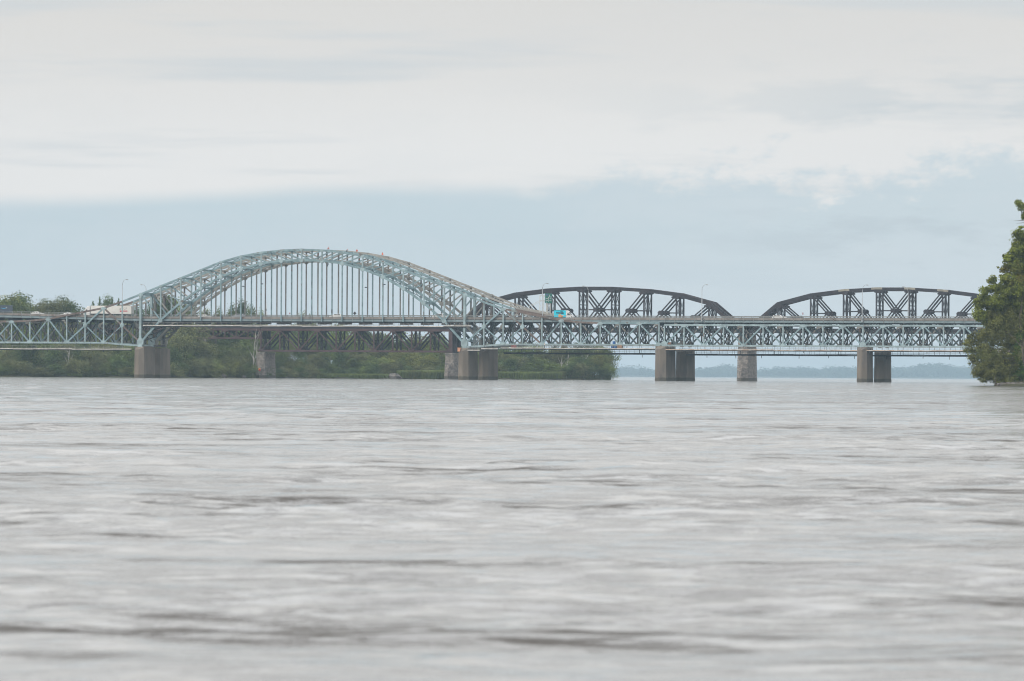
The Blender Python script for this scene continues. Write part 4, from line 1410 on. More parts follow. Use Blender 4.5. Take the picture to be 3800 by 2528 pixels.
def box_truck():
    root = empty('box_truck', place(20, 2.6), 'dark blue box truck with a light blue smile arrow on its side', 'truck', None, -TH, True)
    uc = u_at(20, 2.6)
    x1 = u_at(41, 2.6) - uc
    x0 = x1 - 6.0
    W = 1.15
    bx = side_body(MB(), [(x0, 0.8), (x1, 0.8), (x1, 3.25), (x1 - 0.08, 3.34), (x0 + 0.08, 3.34), (x0, 3.25)], [W] * 6).build('cargo_box', 'truck_blue', root)
    c = u_at(18.5, 2.6) - uc
    pts = []
    for k in range(11):
        f = -1 + 2 * k / 10
        pts.append((c + f * 1.15, 2.18 + 0.34 * f * f))
    for k, (a, b) in enumerate(zip(pts[:-1], pts[1:])):
        w = 0.07 + 0.12 * (1 - abs(-1 + 2 * (k + 0.5) / 10))
        MB().bar((a[0], -W - 0.012, a[1]), (b[0], -W - 0.012, b[1]), 0.02, w).build('printed_smile', 'sky_print', bx)
    MB().prism([(pts[-1][0] - 0.45, -W - 0.014, 2.66), (pts[-1][0] + 0.12, -W - 0.014, 2.72), (pts[-1][0] - 0.02, -W - 0.014, 2.25), (pts[-1][0] - 0.1, -W - 0.014, 2.55)], (0, 0.02, 0)).build('printed_arrow_tip', 'sign_white', bx)
    cabp = [(x0 - 0.05, 0.5), (x0 - 0.05, 2.6), (x0 - 0.6, 2.55), (x0 - 1.1, 1.7), (x0 - 2.0, 1.4), (x0 - 2.1, 0.5)]
    cab = side_body(MB(), cabp[::-1], [0.95] * 6).build('cab', 'truck_blue', root)
    for s in (-1, 1):
        MB().prism([(x0 - 1.0, s * 0.957, 1.55), (x0 - 0.25, s * 0.957, 1.55), (x0 - 0.25, s * 0.957, 2.25), (x0 - 0.6, s * 0.957, 2.25)], (0, 0.02, 0)).build('side_window', 'glass_dark', cab)
        for x in (x0 - 1.2, x1 - 1.7):
            wheel(root, x, s * 0.95, 0.42)
    MB().box(((x0 + x1) / 2, 0, 0.62), (x1 - x0, 1.6, 0.26)).build('chassis', 'chassis', root)


box_truck()


# ================================================================== PEOPLE (bridge workers)
def figure_mesh(joints, bones, top_mat, leg_mat):
    """one continuous skinned body grown round a posed skeleton"""
    names = list(joints)
    me = bpy.data.meshes.new('person')
    me.from_pydata([joints[n][0] for n in names], [(names.index(a), names.index(b)) for a, b in bones], [])
    ob = bpy.data.objects.new('person', me)
    col.objects.link(ob)
    md = ob.modifiers.new('skin', 'SKIN')
    md.use_smooth_shade = True
    for i, n in enumerate(names):
        r = joints[n][1]
        me.skin_vertices[0].data[i].radius = (r, r)
        me.skin_vertices[0].data[i].use_root = (n == 'pelvis')
    sb = ob.modifiers.new('sub', 'SUBSURF')
    sb.levels = sb.render_levels = 1
    out = bpy.data.meshes.new_from_object(ob.evaluated_get(bpy.context.evaluated_depsgraph_get()))
    bpy.data.objects.remove(ob)
    bpy.data.meshes.remove(me)
    for m in (top_mat, leg_mat, 'skin', 'chassis'):
        out.materials.append(MATS[m])
    pel = Vector(joints['pelvis'][0])
    keys = [(Vector(joints[n][0]), n) for n in names]
    for p in out.polygons:
        c = p.center
        n = min(keys, key=lambda kk: (kk[0] - c).length)[1]
        if n in ('head', 'crown', 'jaw', 'nose', 'neck') or n.startswith(('hand', 'f_', 'thumb')):
            p.material_index = 2
        elif n.startswith(('foot', 'toe')):
            p.material_index = 3
        elif n.startswith(('knee', 'ankle', 'hip')):
            p.material_index = 1
        else:
            p.material_index = 0
    return out


def pose(kind):
    J = {}
    if kind == 'stand':
        pz, ch, nk, hd = 0.95, (0.02, 0, 1.30), (0.03, 0, 1.50), (0.05, 0, 1.66)
        J['pelvis'] = ((0, 0, pz), 0.15)
        legs = {s: [(0, s * 0.10, 0.88), (0.05, s * 0.12, 0.50), (0.0, s * 0.13, 0.10), (0.16, s * 0.14, 0.04)] for s in (-1, 1)}
        arms = {s: [(0.02, s * 0.20, 1.42), (0.06, s * 0.28, 1.14), (0.26, s * 0.24, 1.0), (0.36, s * 0.22, 0.98)] for s in (-1, 1)}
    elif kind == 'crouch':
        pz, ch, nk, hd = 0.32, (0.20, 0, 0.62), (0.33, 0, 0.78), (0.42, 0, 0.90)
        J['pelvis'] = ((0, 0, pz), 0.16)
        legs = {s: [(0.02, s * 0.12, 0.30), (0.38, s * 0.20, 0.48), (0.16, s * 0.17, 0.10), (0.32, s * 0.18, 0.04)] for s in (-1, 1)}
        arms = {s: [(0.28, s * 0.20, 0.72), (0.48, s * 0.26, 0.52), (0.62, s * 0.20, 0.32), (0.68, s * 0.18, 0.24)] for s in (-1, 1)}
    else:   # hanging in a harness
        pz, ch, nk, hd = 0.80, (0.10, 0, 1.12), (0.16, 0, 1.31), (0.20, 0, 1.47)
        J['pelvis'] = ((0, 0, pz), 0.16)
        legs = {s: [(0.02, s * 0.12, 0.76), (0.30, s * 0.16, 0.52), (0.12, s * 0.15, 0.16), (0.25, s * 0.15, 0.08)] for s in (-1, 1)}
        arms = {s: [(0.14, s * 0.20, 1.24), (0.40, s * 0.24, 1.30), (0.42, s * 0.14, 1.58), (0.43, s * 0.12, 1.66)] for s in (-1, 1)}
    J['belly'] = (tuple(Vector(J['pelvis'][0]).lerp(Vector(ch), 0.5)), 0.145)
    J['chest'] = (ch, 0.165)
    J['neck'] = (nk, 0.065)
    J['head'] = (hd, 0.105)
    J['crown'] = ((hd[0], 0, hd[2] + 0.11), 0.085)
    J['nose'] = ((hd[0] + 0.10, 0, hd[2] - 0.01), 0.03)
    bones = [('pelvis', 'belly'), ('belly', 'chest'), ('chest', 'neck'), ('neck', 'head'), ('head', 'crown'), ('head', 'nose')]
    for s, t in ((-1, 'l'), (1, 'r')):
        h, k, a, f = legs[s]
        J['hip_' + t], J['knee_' + t], J['ankle_' + t], J['foot_' + t] = (h, 0.105), (k, 0.075), (a, 0.05), (f, 0.045)
        bones += [('pelvis', 'hip_' + t), ('hip_' + t, 'knee_' + t), ('knee_' + t, 'ankle_' + t), ('ankle_' + t, 'foot_' + t)]
        sh, e, w, hnd = arms[s]
        J['shoulder_' + t], J['elbow_' + t], J['wrist_' + t], J['hand_' + t] = (sh, 0.075), (e, 0.055), (w, 0.038), (hnd, 0.042)
        bones += [('chest', 'shoulder_' + t), ('shoulder_' + t, 'elbow_' + t), ('elbow_' + t, 'wrist_' + t), ('wrist_' + t, 'hand_' + t)]
        wv, hv = Vector(w), Vector(hnd)
        d = (hv - wv).normalized()
        for i, (off, ln) in enumerate(((-0.03, 0.07), (-0.01, 0.085), (0.012, 0.08), (0.032, 0.065))):
            J['f_%s%d' % (t, i)] = (tuple(hv + d * ln + Vector((0, off, -0.015))), 0.010)
            bones.append(('hand_' + t, 'f_%s%d' % (t, i)))
        J['thumb_' + t] = (tuple(wv + d * 0.05 + Vector((0.02, -s * 0.06, 0.0))), 0.011)
        bones.append(('hand_' + t, 'thumb_' + t))
    return J, bones, hd


def person(loc, rotz, kind, top, legs, helmet, label):
    J, bones, hd = pose(kind)
    me = figure_mesh(J, bones, top, legs)
    o = bpy.data.objects.new('person', me)
    col.objects.link(o)
    o.location = loc
    o.rotation_euler = (0, 0, rotz)
    tag(o, label, 'person', 'workers on the bridge')
    ORIG[o.name] = (0, 0, 0)
    mb = MB()
    n = 10
    c = Vector((hd[0], 0, hd[2] + 0.06))
    rings = [(0.155, -0.02, 0.03), (0.135, 0.0, 0.0), (0.125, 0.07, 0), (0.085, 0.125, 0), (0.02, 0.145, 0)]
    for r_, z, fx in rings:
        mb.v += [tuple(c + Vector((r_ * math.cos(2 * math.pi * k / n) + fx, r_ * math.sin(2 * math.pi * k / n), z))) for k in range(n)]
    for i in range(len(rings) - 1):
        for k in range(n):
            a, b = i * n + k, i * n + (k + 1) % n
            mb.f.append((a, b, b + n, a + n))
    mb.f.append(tuple(range(4 * n, 5 * n)))
    mb.build('hard_hat', helmet, o, smooth=True)
    return o


def chord_z(u, u0, P, arr):
    f = (u - u0) / P
    i = max(0, min(15, int(f)))
    return lerp(arr[i], arr[i + 1], f - i)


for (px, v, low, kind, top, legs, hat, rz, dz, lab) in (
        (1213.5, 0.0, False, 'crouch', 'hivis_orange', 'navy_cloth', 'helmet_red', 0.3, 0.32, 'worker in orange crouching on top of the arch crown'),
        (1282.5, 0.0, False, 'crouch', 'dark_cloth', 'dark_cloth', 'helmet_red', 0.3, 0.32, 'worker in dark brown crouching on the green arch chord'),
        (1322.5, VC, False, 'crouch', 'hivis_orange', 'hivis_orange', 'helmet_red', -1.2, 0.32, 'worker in full orange standing up against the sky on the arch'),
        (1419.5, VD, False, 'crouch', 'hivis_orange', 'hivis_orange', 'helmet_red', 2.6, 0.32, 'worker in orange leaning back on the beige top chord'),
        (1330.5, VC, True, 'stand', 'hivis_orange', 'dark_cloth', 'helmet_red', 0.5, 0.38, 'worker in an orange vest standing on the lower chord inside the arch'),
        (1407.0, VC, True, 'stand', 'navy_cloth', 'navy_cloth', 'helmet_white', 0.4, 0.38, 'worker in dark clothes and white helmet standing on the lower chord')):
    u = u_at(px, v)
    arr = LOW if low else TOP
    a0, ap = (0.0, P1) if v < 10 else (uC0, PC)
    z = chord_z(u, a0, ap, arr) + dz
    person(B(u, v, z), -TH + rz, kind, top, legs, hat, lab)
uw = u_at(1212.5, VC)
pr_ = person(B(uw + 0.55, VC - 0.3, z_at(1212.5, 990, VC)), -TH + math.pi, 'hang', 'navy_cloth', 'navy_cloth', 'helmet_red', 'roped worker in navy hanging beside a grey hanger')
MB().tube([(0.3, 0.0, 0.9), (0.35, 0.0, 3.4)], 0.03, 5).build('rope', 'pale_cloth', pr_)
person(B(u_at(2021, -0.4), -0.4, 11.05 * ZS), -TH + 1.0, 'stand', 'pale_cloth', 'dark_cloth', 'helmet_white', 'worker in a pale jacket at the railing of the platform below the lorry deck')


# ================================================================== SITE CLUTTER on the platforms
zp = 11.05 * ZS
for px, zz, lab in ((2273, 0.03, 'blue drum under the truss beside the tan crate'), (2285, 0.03, 'blue drum under the truss beside the tan crate'),
                    (2279, 1.25, 'blue drum stacked on top of two others under the truss')):
    u = u_at(px, 0.3)
    c = B(u, 0.3, zp + zz)
    root = empty('drum', c, lab, 'drum', 'blue drums on the platform', 0, True)
    MB().tube([(0, 0, z_) for z_ in (0, 0.04, 0.5, 0.53, 0.57, 0.6, 1.12, 1.16)], [0.5, 0.54, 0.54, 0.57, 0.57, 0.54, 0.54, 0.5], 14).build('barrel', 'drum_blue', root)
    MB().tube([(0, 0, 1.16), (0, 0, 1.2)], 0.46, 14).build('lid', 'drum_blue', root)


def crate(px, v, zb, w, d, h, mat, lab, name='crate'):
    c = Vector(B(u_at(px, v), v, zb))
    root = empty(name, c, lab, name.replace('_', ' '), None, -TH, True)
    MB().box((0, 0, h * 0.5), (w * 0.94, d * 0.94, h * 0.92)).build('panel_box', mat, root)
    for x in (-1, 1):
        for y in (-1, 1):
            MB().box((x * w / 2, y * d / 2, h / 2), (0.09, 0.09, h)).build('corner_post', mat, root)
    for z in (0.12, 0.5, 0.88):
        for y in (-1, 1):
            MB().box((0, y * (d / 2 + 0.012), h * z), (w - 0.1, 0.05, 0.1)).build('slat', mat, root)


crate(2302, 0.2, zp + 0.01, 1.6, 1.4, 1.25, 'crate_tan', 'tan crate next to the blue drums on the platform')
crate(1908, 0.2, zp + 0.01, 1.5, 1.2, 0.95, 'crate_red', 'red crate on the platform near the right arch pier')
crate(1704.5, -1.4, 9.6, 0.8, 1.0, 1.4, 'basket_orange', 'orange work basket hanging at the edge of the right arch pier', 'work_basket')
crate(2483, 1.0, 12.5 * ZS, 1.0, 1.0, 0.8, 'basket_orange', 'orange crate on the lower chord by the twin pier')
# dark cabinet in the joint over the twin pier
crate(2456, 0.6, 11.96, 1.4, 1.2, 1.7, 'floor_steel_shaded', 'dark steel cabinet in the gap over the twin pier', 'cabinet')


# stair scaffold beside the right arch pier
def stair_tower():
    ua, ub = u_at(1752), u_at(1775)
    root = empty('stair_scaffold', B(ua, 0.8, 11.6), 'thin scaffold stair climbing from the right arch pier to the deck', 'scaffold')
    for u in (ua, ub):
        for v in (0.9, 2.3):
            MB().tube([B(u, v, 11.3), B(u, v, 20.0)], 0.05, 5).build('upright', 'galvanised', root)
    for k in range(4):
        z = 11.6 + k * 2.0
        a, b = (ua, ub) if k % 2 == 0 else (ub, ua)
        MB().bar(B(a, 1.0, z), B(b, 1.0, z + 2.0), 0.5, 0.12).build('stair_flight', 'galvanised', root)
        MB().bar(B(ua, 0.9, z + 2.0), B(ub, 0.9, z + 2.0), 0.06, 0.06).build('ledger', 'galvanised', root)
        MB().bar(B(a, 0.88, z + 0.9), B(b, 0.88, z + 2.9), 0.05, 0.05).build('stair_rail', 'galvanised', root)


stair_tower()


def ladder():
    u = u_at(513)
    root = empty('access_ladder', B(u - 0.4, 0.7, 11.8), 'caged access ladder beside the left main post of the arch', 'ladder')
    for du in (-0.3, 0.3):
        MB().tube([B(u - 0.6 + du, 0.75, 11.6), B(u - 0.6 + du, 0.75, 20.6)], 0.04, 5).build('stile', 'galvanised', root)
    for k in range(14):
        z = 12.0 + k * 0.6
        MB().tube([B(u - 0.9, 0.75, z), B(u - 0.3, 0.75, z)], 0.025, 4).build('rung', 'galvanised', root)
    for k in range(5):
        z = 13.5 + k * 1.5
        MB().tube([B(u - 0.9, 0.7, z), B(u - 1.0, 0.1, z), B(u - 0.6, -0.1, z), B(u - 0.2, 0.1, z), B(u - 0.3, 0.7, z)], 0.03, 4).build('cage_hoop', 'galvanised', root)


ladder()


# ================================================================== TREES
def np_mesh(name, verts, nper, mat):
    n = len(verts) // nper
    me = bpy.data.meshes.new(name)
    me.vertices.add(len(verts))
    me.vertices.foreach_set('co', np.asarray(verts, np.float32).ravel())
    me.loops.add(n * nper)
    me.loops.foreach_set('vertex_index', np.arange(n * nper, dtype=np.int32))
    me.polygons.add(n)
    me.polygons.foreach_set('loop_start', np.arange(0, n * nper, nper, dtype=np.int32))
    me.materials.append(MATS[mat])
    me.update(calc_edges=True)
    return me


def leaves(lobes, n, size, seed, droop=0.0, shell=0.45, hf=3.0, ht=1.9):
    """leaf-sized quads spread through a set of ellipsoid lobes (cx,cy,cz,rx,ry,rz), thicker towards their skins, with holes"""
    r = np.random.default_rng(seed)
    L = np.array(lobes, float)
    area = (L[:, 3] * L[:, 4] * L[:, 5]) ** (2 / 3)
    idx = r.choice(len(L), n, p=area / area.sum())
    d = r.normal(size=(n, 3))
    d /= np.linalg.norm(d, axis=1)[:, None]
    # knobbly radius so that the outline is uneven
    kn = np.ones(n)
    for _ in range(5):
        w = r.normal(size=3) * 3.2
        kn += 0.14 * np.sin(d @ w + idx * 1.7 + r.uniform(0, 6.28))
    rad = (shell + (1 - shell) * r.random(n) ** 0.6) * kn
    # sprays of leaves rather than an even dust
    ns = max(6, n // 28)
    sp = r.integers(0, ns, n)
    jit = r.normal(size=(ns, 3)) * 0.12
    P = L[idx, :3] + d * rad[:, None] * L[idx, 3:6] + jit[sp] * L[idx, 3:6]
    hole = np.sin(P[:, 0] * hf + 1.3) + np.sin(P[:, 1] * hf * 0.83) + np.sin(P[:, 2] * hf * 1.24 + 0.5)
    keep = hole < ht
    P, d = P[keep], d[keep]
    n = len(P)
    nrm = d * 0.75 + r.normal(size=(n, 3)) * 0.42 + np.array((0, 0, 0.30))
    a = np.cross(nrm, r.normal(size=(n, 3)))
    a /= np.linalg.norm(a, axis=1)[:, None]
    a[:, 2] -= droop
    a /= np.linalg.norm(a, axis=1)[:, None]
    b = np.cross(nrm, a)
    b /= np.linalg.norm(b, axis=1)[:, None]
    s = size * r.uniform(0.6, 1.4, n)[:, None]
    asp = 0.55 - 0.25 * min(1, droop)
    V = np.stack([P - a * s * 0.5, P + b * s * asp * 0.5, P + a * s * 0.5, P - b * s * asp * 0.5], 1)
    return V.reshape(-1, 3)


def trunk_mesh(height, rad, tips, seed, lean=0.03):
    r = random.Random(seed)
    mb = MB()
    pts = [(r.uniform(-lean, lean) * height * k / 5, r.uniform(-lean, lean) * height * k / 5, height * k / 5) for k in range(6)]
    mb.tube(pts, [rad * (1.15 - 0.19 * k) for k in range(6)], 7)
    for t in tips:
        f = r.uniform(0.35, 0.8)
        base = Vector(pts[min(4, int(f * 5))]).lerp(Vector(pts[min(5, int(f * 5) + 1)]), f * 5 % 1)
        tip = Vector(t)
        mid = base.lerp(tip, 0.5) + Vector((0, 0, height * 0.05))
        mb.tube([base, mid, tip], [rad * 0.45, rad * 0.28, rad * 0.08], 5)
    return mb


PROTO = []


def prototype(kind, seed):
    """unit tree of height 1 and crown width about 1"""
    r = random.Random(seed)
    lobes = []
    if kind == 'round':
        for k in range(11):
            a, q = r.uniform(0, 6.28), r.uniform(0.0, 0.33)
            z = r.uniform(0.28, 0.84)
            s = r.uniform(0.13, 0.21) * (1.15 - 0.5 * abs(z - 0.55))
            q *= 1.25 - abs(z - 0.5)
            lobes.append((q * math.cos(a), q * math.sin(a), z, s, s, s * 0.85))
        lobes.append((0, 0, 0.55, 0.30, 0.30, 0.32))
    elif kind == 'shrub':
        for k in range(13):
            a, q = r.uniform(0, 6.28), r.uniform(0.05, 0.42)
            z = r.uniform(0.08, 0.72) * (1.1 - 0.5 * q)
            s = r.uniform(0.13, 0.22)
            lobes.append((q * math.cos(a), q * math.sin(a), z, s, s, s * 0.95))
        lobes.append((0, 0, 0.38, 0.36, 0.36, 0.40))
    elif kind == 'tall':
        for k in range(12):
            z = r.uniform(0.22, 0.92)
            q = r.uniform(0, 0.22) * (1.2 - z * 0.7)
            a = r.uniform(0, 6.28)
            s = r.uniform(0.10, 0.17) * (1.15 - 0.45 * z)
            lobes.append((q * math.cos(a), q * math.sin(a), z, s, s, s * 1.2))
        lobes.append((0, 0, 0.5, 0.17, 0.17, 0.34))
    else:  # conifer
        for k in range(14):
            z = 0.12 + 0.86 * k / 13
            w = 0.24 * (1 - z) + 0.02
            for j in range(3):
                a = r.uniform(0, 6.28)
                lobes.append((w * 0.6 * math.cos(a), w * 0.6 * math.sin(a), z, w * 0.6, w * 0.6, 0.05))
    return lobes


def make_proto(kind, seed, mat, n, leaf, hscale):
    lobes = prototype(kind, seed)
    V = leaves(lobes, n, leaf, seed, hf=26.0, ht=2.0)
    crown = np_mesh('crown', V, 4, mat)
    tips = [l[:3] for l in lobes[:7]]
    tm = trunk_mesh(0.62 if kind != 'shrub' else 0.35, 0.018, tips, seed)
    tme = bpy.data.meshes.new('trunk')
    tme.from_pydata(tm.v, [], tm.f)
    tme.materials.append(MATS['bark'])
    tme.update()
    return crown, tme


KINDS = {}
for kind, mats in (('round', ('leaf_mid', 'leaf_dark', 'leaf_olive', 'leaf_yellow')), ('shrub', ('leaf_mid', 'leaf_dark', 'leaf_olive', 'leaf_yellow')),
                   ('tall', ('leaf_mid', 'leaf_dark', 'leaf_olive')), ('conifer', ('leaf_dark',))):
    for mi, m in enumerate(mats):
        for rep in range(2):
            KINDS[(kind, m, rep)] = make_proto(kind, 11 * mi + 5 * rep + len(kind), m, 5200 if kind != 'shrub' else 4600, 0.036, 1)

random.seed(15)
COLWORD = {'leaf_mid': 'mid green', 'leaf_dark': 'dark green', 'leaf_olive': 'olive grey-green', 'leaf_yellow': 'yellow-green'}


def tree(px, top_py, width_px, depth, kind, m, label, group, base=None, name=None):
    """depth: metres behind the waterline"""
    Y = shore_y(px) + depth
    zt = at(px, top_py, Y).z
    zb = (ground_z(px, depth) if base is None else base) - 0.15
    h = max(2.0, (zt - zb) * 1.06)
    w = 1.35 * width_px / F * Y
    rep = random.randint(0, 1)
    crown, tr = KINDS[(kind, m, rep)]
    x, _ = level(px, top_py)
    loc = ((x - 1900) / F * Y, Y, zb)
    e = bpy.data.objects.new(name or ('shrub' if kind == 'shrub' else ('conifer' if kind == 'conifer' else 'tree')), None)
    e.empty_display_size = 0.5
    col.objects.link(e)
    e.location = loc
    e.rotation_euler = (0, 0, random.uniform(0, 6.28))
    e.scale = (w, w, h)
    tag(e, label, 'shrub' if kind == 'shrub' else 'tree', group)
    for nm, me in (('crown', crown), ('trunk', tr)):
        o = bpy.data.objects.new(nm, me)
        col.objects.link(o)
        o.parent = e
    return e


def lab(kind, m, where):
    return '%s %s %s' % (COLWORD[m], {'round': 'leafy tree', 'shrub': 'bushy shrub', 'tall': 'slender tree', 'conifer': 'pointed conifer'}[kind], where)


def landmark(px):
    for lim, txt in ((110, 'below the dark box truck'), (230, 'below the approach cars'), (330, 'beside the pale dead trunk'), (470, 'below the articulated lorry'), (580, 'behind the left arch pier'),
                     (700, 'just right of the left arch pier'), (830, 'left of the shallow railway truss'), (930, 'under the shallow railway truss'), (1040, 'beside the railway bank pier'), (1180, 'behind the deck span by the bank pier'),
                     (1340, 'behind the deck span middle'), (1480, 'above the long boulder'), (1600, 'above the left reed bed'), (1699, 'just left of the right arch pier'), (1770, 'hidden behind the right arch pier'), (1860, 'just right of the right arch pier'), (1990, 'behind the right reed bed'),
                     (2100, 'where the right reed bed ends'), (2200, 'beside the slim white trunks'), (9999, 'on the last point of the bank')):
        if px < lim:
            return txt


ROWS = ('in the back row', 'in the second row', 'in the third row', 'near the water')
# --- tall trees showing above the road deck on the left
G = 'trees rising above the road deck on the left bank'
for px, top, w, dep, kind, m in ((-60, 1080, 150, 150, 'round', 'leaf_yellow'), (40, 1105, 100, 130, 'round', 'leaf_mid'), (95, 1128, 80, 130, 'round', 'leaf_mid'), (205, 1118, 100, 130, 'round', 'leaf_olive'), (262, 1130, 80, 130, 'round', 'leaf_dark'), (615, 1110, 90, 140, 'round', 'leaf_dark'), (15, 1085, 120, 150, 'round', 'leaf_yellow'), (72, 1098, 105, 165, 'round', 'leaf_dark'), (140, 1130, 90, 150, 'round', 'leaf_olive'),
                                 (175, 1112, 110, 155, 'round', 'leaf_mid'), (236, 1100, 110, 165, 'round', 'leaf_mid'), (345, 1128, 60, 190, 'conifer', 'leaf_dark'),
                                 (370, 1114, 55, 190, 'conifer', 'leaf_dark'), (398, 1108, 60, 190, 'round', 'leaf_dark'), (416, 1112, 50, 195, 'conifer', 'leaf_dark'), (440, 1118, 55, 195, 'conifer', 'leaf_dark'), (500, 1140, 70, 180, 'round', 'leaf_dark'),
                                 (560, 1128, 70, 180, 'round', 'leaf_dark'), (598, 1095, 80, 170, 'round', 'leaf_dark'), (640, 1100, 80, 180, 'round', 'leaf_mid'), (690, 1125, 70, 190, 'round', 'leaf_olive')):
    tree(px, top, w * 1.35, dep, kind, m, lab(kind, m, 'rising over the deck ' + landmark(px).replace('below', 'behind')), G)
G = 'trees seen between the arch hangers'
for px, top, w, dep, kind, m in ((762, 1150, 60, 200, 'round', 'leaf_olive'), (808, 1140, 62, 200, 'round', 'leaf_mid'), (862, 1128, 70, 210, 'round', 'leaf_mid'), (896, 1122, 70, 215, 'round', 'leaf_dark'), (932, 1134, 66, 220, 'round', 'leaf_mid'),
                                 (966, 1146, 50, 220, 'round', 'leaf_mid'), (1118, 1160, 60, 260, 'round', 'leaf_olive'), (1160, 1162, 60, 260, 'round', 'leaf_mid')):
    tree(px, top, w, dep, kind, m, lab(kind, m, 'peeping over the deck %s' % ('left of the faint steeple' if px < 980 else 'right of the faint steeple')), G)

# --- wood filling the bank below the deck on the left
rt = random.Random(21)
G = 'bank trees below the deck on the left'
for row, (dep, t0_, t1_, step, w0, w1) in enumerate(((110, 1190, 1215, 44, 85, 120), (70, 1205, 1245, 46, 80, 120), (40, 1225, 1275, 48, 80, 125), (18, 1262, 1318, 46, 75, 115))):
    px = -120 + row * 17
    while px < (930 if row > 1 else 1010):
        m = rt.choice(('leaf_mid', 'leaf_mid', 'leaf_olive', 'leaf_dark', 'leaf_olive'))
        k = rt.choice(('round', 'round', 'shrub')) if row < 3 else rt.choice(('shrub', 'round'))
        tp = rt.uniform(t0_, t1_)
        if 740 < px < 960:
            tp = max(tp, 1300 if row == 3 else (1262 if row == 2 else 1215))
        tree(px + rt.uniform(-10, 10), tp, rt.uniform(w0, w1), dep + rt.uniform(-8, 8), k, m, lab(k, m, ROWS[row] + ' ' + landmark(px)), G)
        px += step
G = 'shrubs at the water edge on the left'
px = -100
while px < 1000:
    m = rt.choice(('leaf_mid', 'leaf_olive', 'leaf_dark', 'leaf_olive'))
    tp = rt.uniform(1322, 1372) if not 560 < px < 800 else rt.uniform(1295, 1340)
    tree(px + rt.uniform(-8, 8), tp, rt.uniform(60, 105), rt.uniform(3, 7), 'shrub', m, lab('shrub', m, 'leaning over the water ' + landmark(px)), G)
    px += 38
# the big pale willow right of the left arch pier
for px, top, w, dep, m, l_ in ((700, 1195, 150, 22, 'leaf_olive', 'tallest olive tree of the big clump right of the left arch pier'), (650, 1240, 120, 16, 'leaf_olive', 'broad olive tree pressing against the left arch pier'),
                            (755, 1268, 120, 14, 'leaf_olive', 'rounded olive tree on the right shoulder of the big clump'), (820, 1288, 90, 14, 'leaf_mid', 'mid green tree closing the big clump towards the bank pier')):
    tree(px, top, w, dep, 'round', m, l_, 'big clump right of the left arch pier')
for px, top, w, dep, k_, m in ((300, 1192, 100, 118, 'round', 'leaf_mid'), (322, 1200, 90, 90, 'round', 'leaf_dark'), (1018, 1270, 90, 60, 'round', 'leaf_dark'), (1030, 1300, 80, 30, 'round', 'leaf_mid'), (1012, 1330, 60, 14, 'shrub', 'leaf_dark')):
    tree(px, top, w, dep, k_, m, 'filling ' + lab(k_, m, 'in the gap ' + landmark(px)), 'gap-filling bank trees')
for px, top, w in ((850, 1312, 60), (880, 1335, 70), (920, 1345, 60), (800, 1335, 70)):
    tree(px, top, w, 5, 'shrub', 'leaf_yellow', 'yellow-green bushy shrub at the water edge left of the bank pier', 'bright shrubs left of the bank pier')

# --- wood behind the railway deck span
G = 'trees behind the railway deck span'
for row, (dep, t0_, t1_, step) in enumerate(((120, 1196, 1226, 40), (90, 1222, 1262, 42), (45, 1268, 1300, 44), (20, 1300, 1335, 44))):
    px = 1042 + row * 14
    while px < 1700:
        f = (px - 1000) / 700
        m = rt.choice(('leaf_mid', 'leaf_dark', 'leaf_mid', 'leaf_olive', 'leaf_yellow'))
        
        k = rt.choice(('round', 'round', 'tall')) if m != 'leaf_yellow' else 'round'
        tp = rt.uniform(t0_, t1_) + (62 * max(0, f - 0.35) if row == 0 else (22 * f if row == 1 else 8 * f))
        tree(px + rt.uniform(-9, 9), tp, rt.uniform(75, 110), dep + rt.uniform(-9, 9), k, m, lab(k, m, ROWS[row] + ' ' + landmark(px)), G)
        px += step
px = 1030
while px < 1640:
    m = rt.choice(('leaf_mid', 'leaf_dark', 'leaf_olive'))
    tree(px, rt.uniform(1335, 1368), rt.uniform(55, 85), rt.uniform(6, 12), 'shrub', m, lab('shrub', m, 'along the shore ' + landmark(px)), 'shore shrubs behind the railway deck span')
    px += 40

# --- the wooded tip to the right of the arch
G = 'trees on the tip of the left bank'
for row, (dep, t0_, t1_, step) in enumerate(((70, 1262, 1290, 40), (35, 1290, 1318, 40), (16, 1318, 1350, 40))):
    px = 1700 + row * 13
    while px < 2240:
        m = rt.choice(('leaf_mid', 'leaf_dark', 'leaf_olive', 'leaf_mid'))
        k = rt.choice(('round', 'tall', 'round'))
        if row == 0 and 1985 < px < 2030:
            px += step
            continue
        tree(px + rt.uniform(-9, 9), rt.uniform(t0_, t1_), rt.uniform(75, 105), dep + rt.uniform(-6, 6), k, m, lab(k, m, ROWS[row + 1] + ' ' + landmark(px)), G)
        px += step
for px, top, w, dep, k, m in ((2245, 1290, 100, 24, 'round', 'leaf_mid'), (2225, 1300, 80, 14, 'round', 'leaf_yellow'), (2255, 1335, 70, 8, 'shrub', 'leaf_mid'), (2200, 1345, 80, 6, 'shrub', 'leaf_dark'), (2160, 1340, 80, 6, 'shrub', 'leaf_olive'),
                              (2120, 1345, 80, 7, 'shrub', 'leaf_dark'), (2240, 1365, 60, 4, 'shrub', 'leaf_dark'), (1850, 1340, 60, 12, 'shrub', 'leaf_olive'), (2075, 1372, 50, 3, 'shrub', 'leaf_yellow')):
    tree(px, top, w, dep, k, m, lab(k, m, 'at the very end of the bank by open water'), 'plants at the end of the bank')


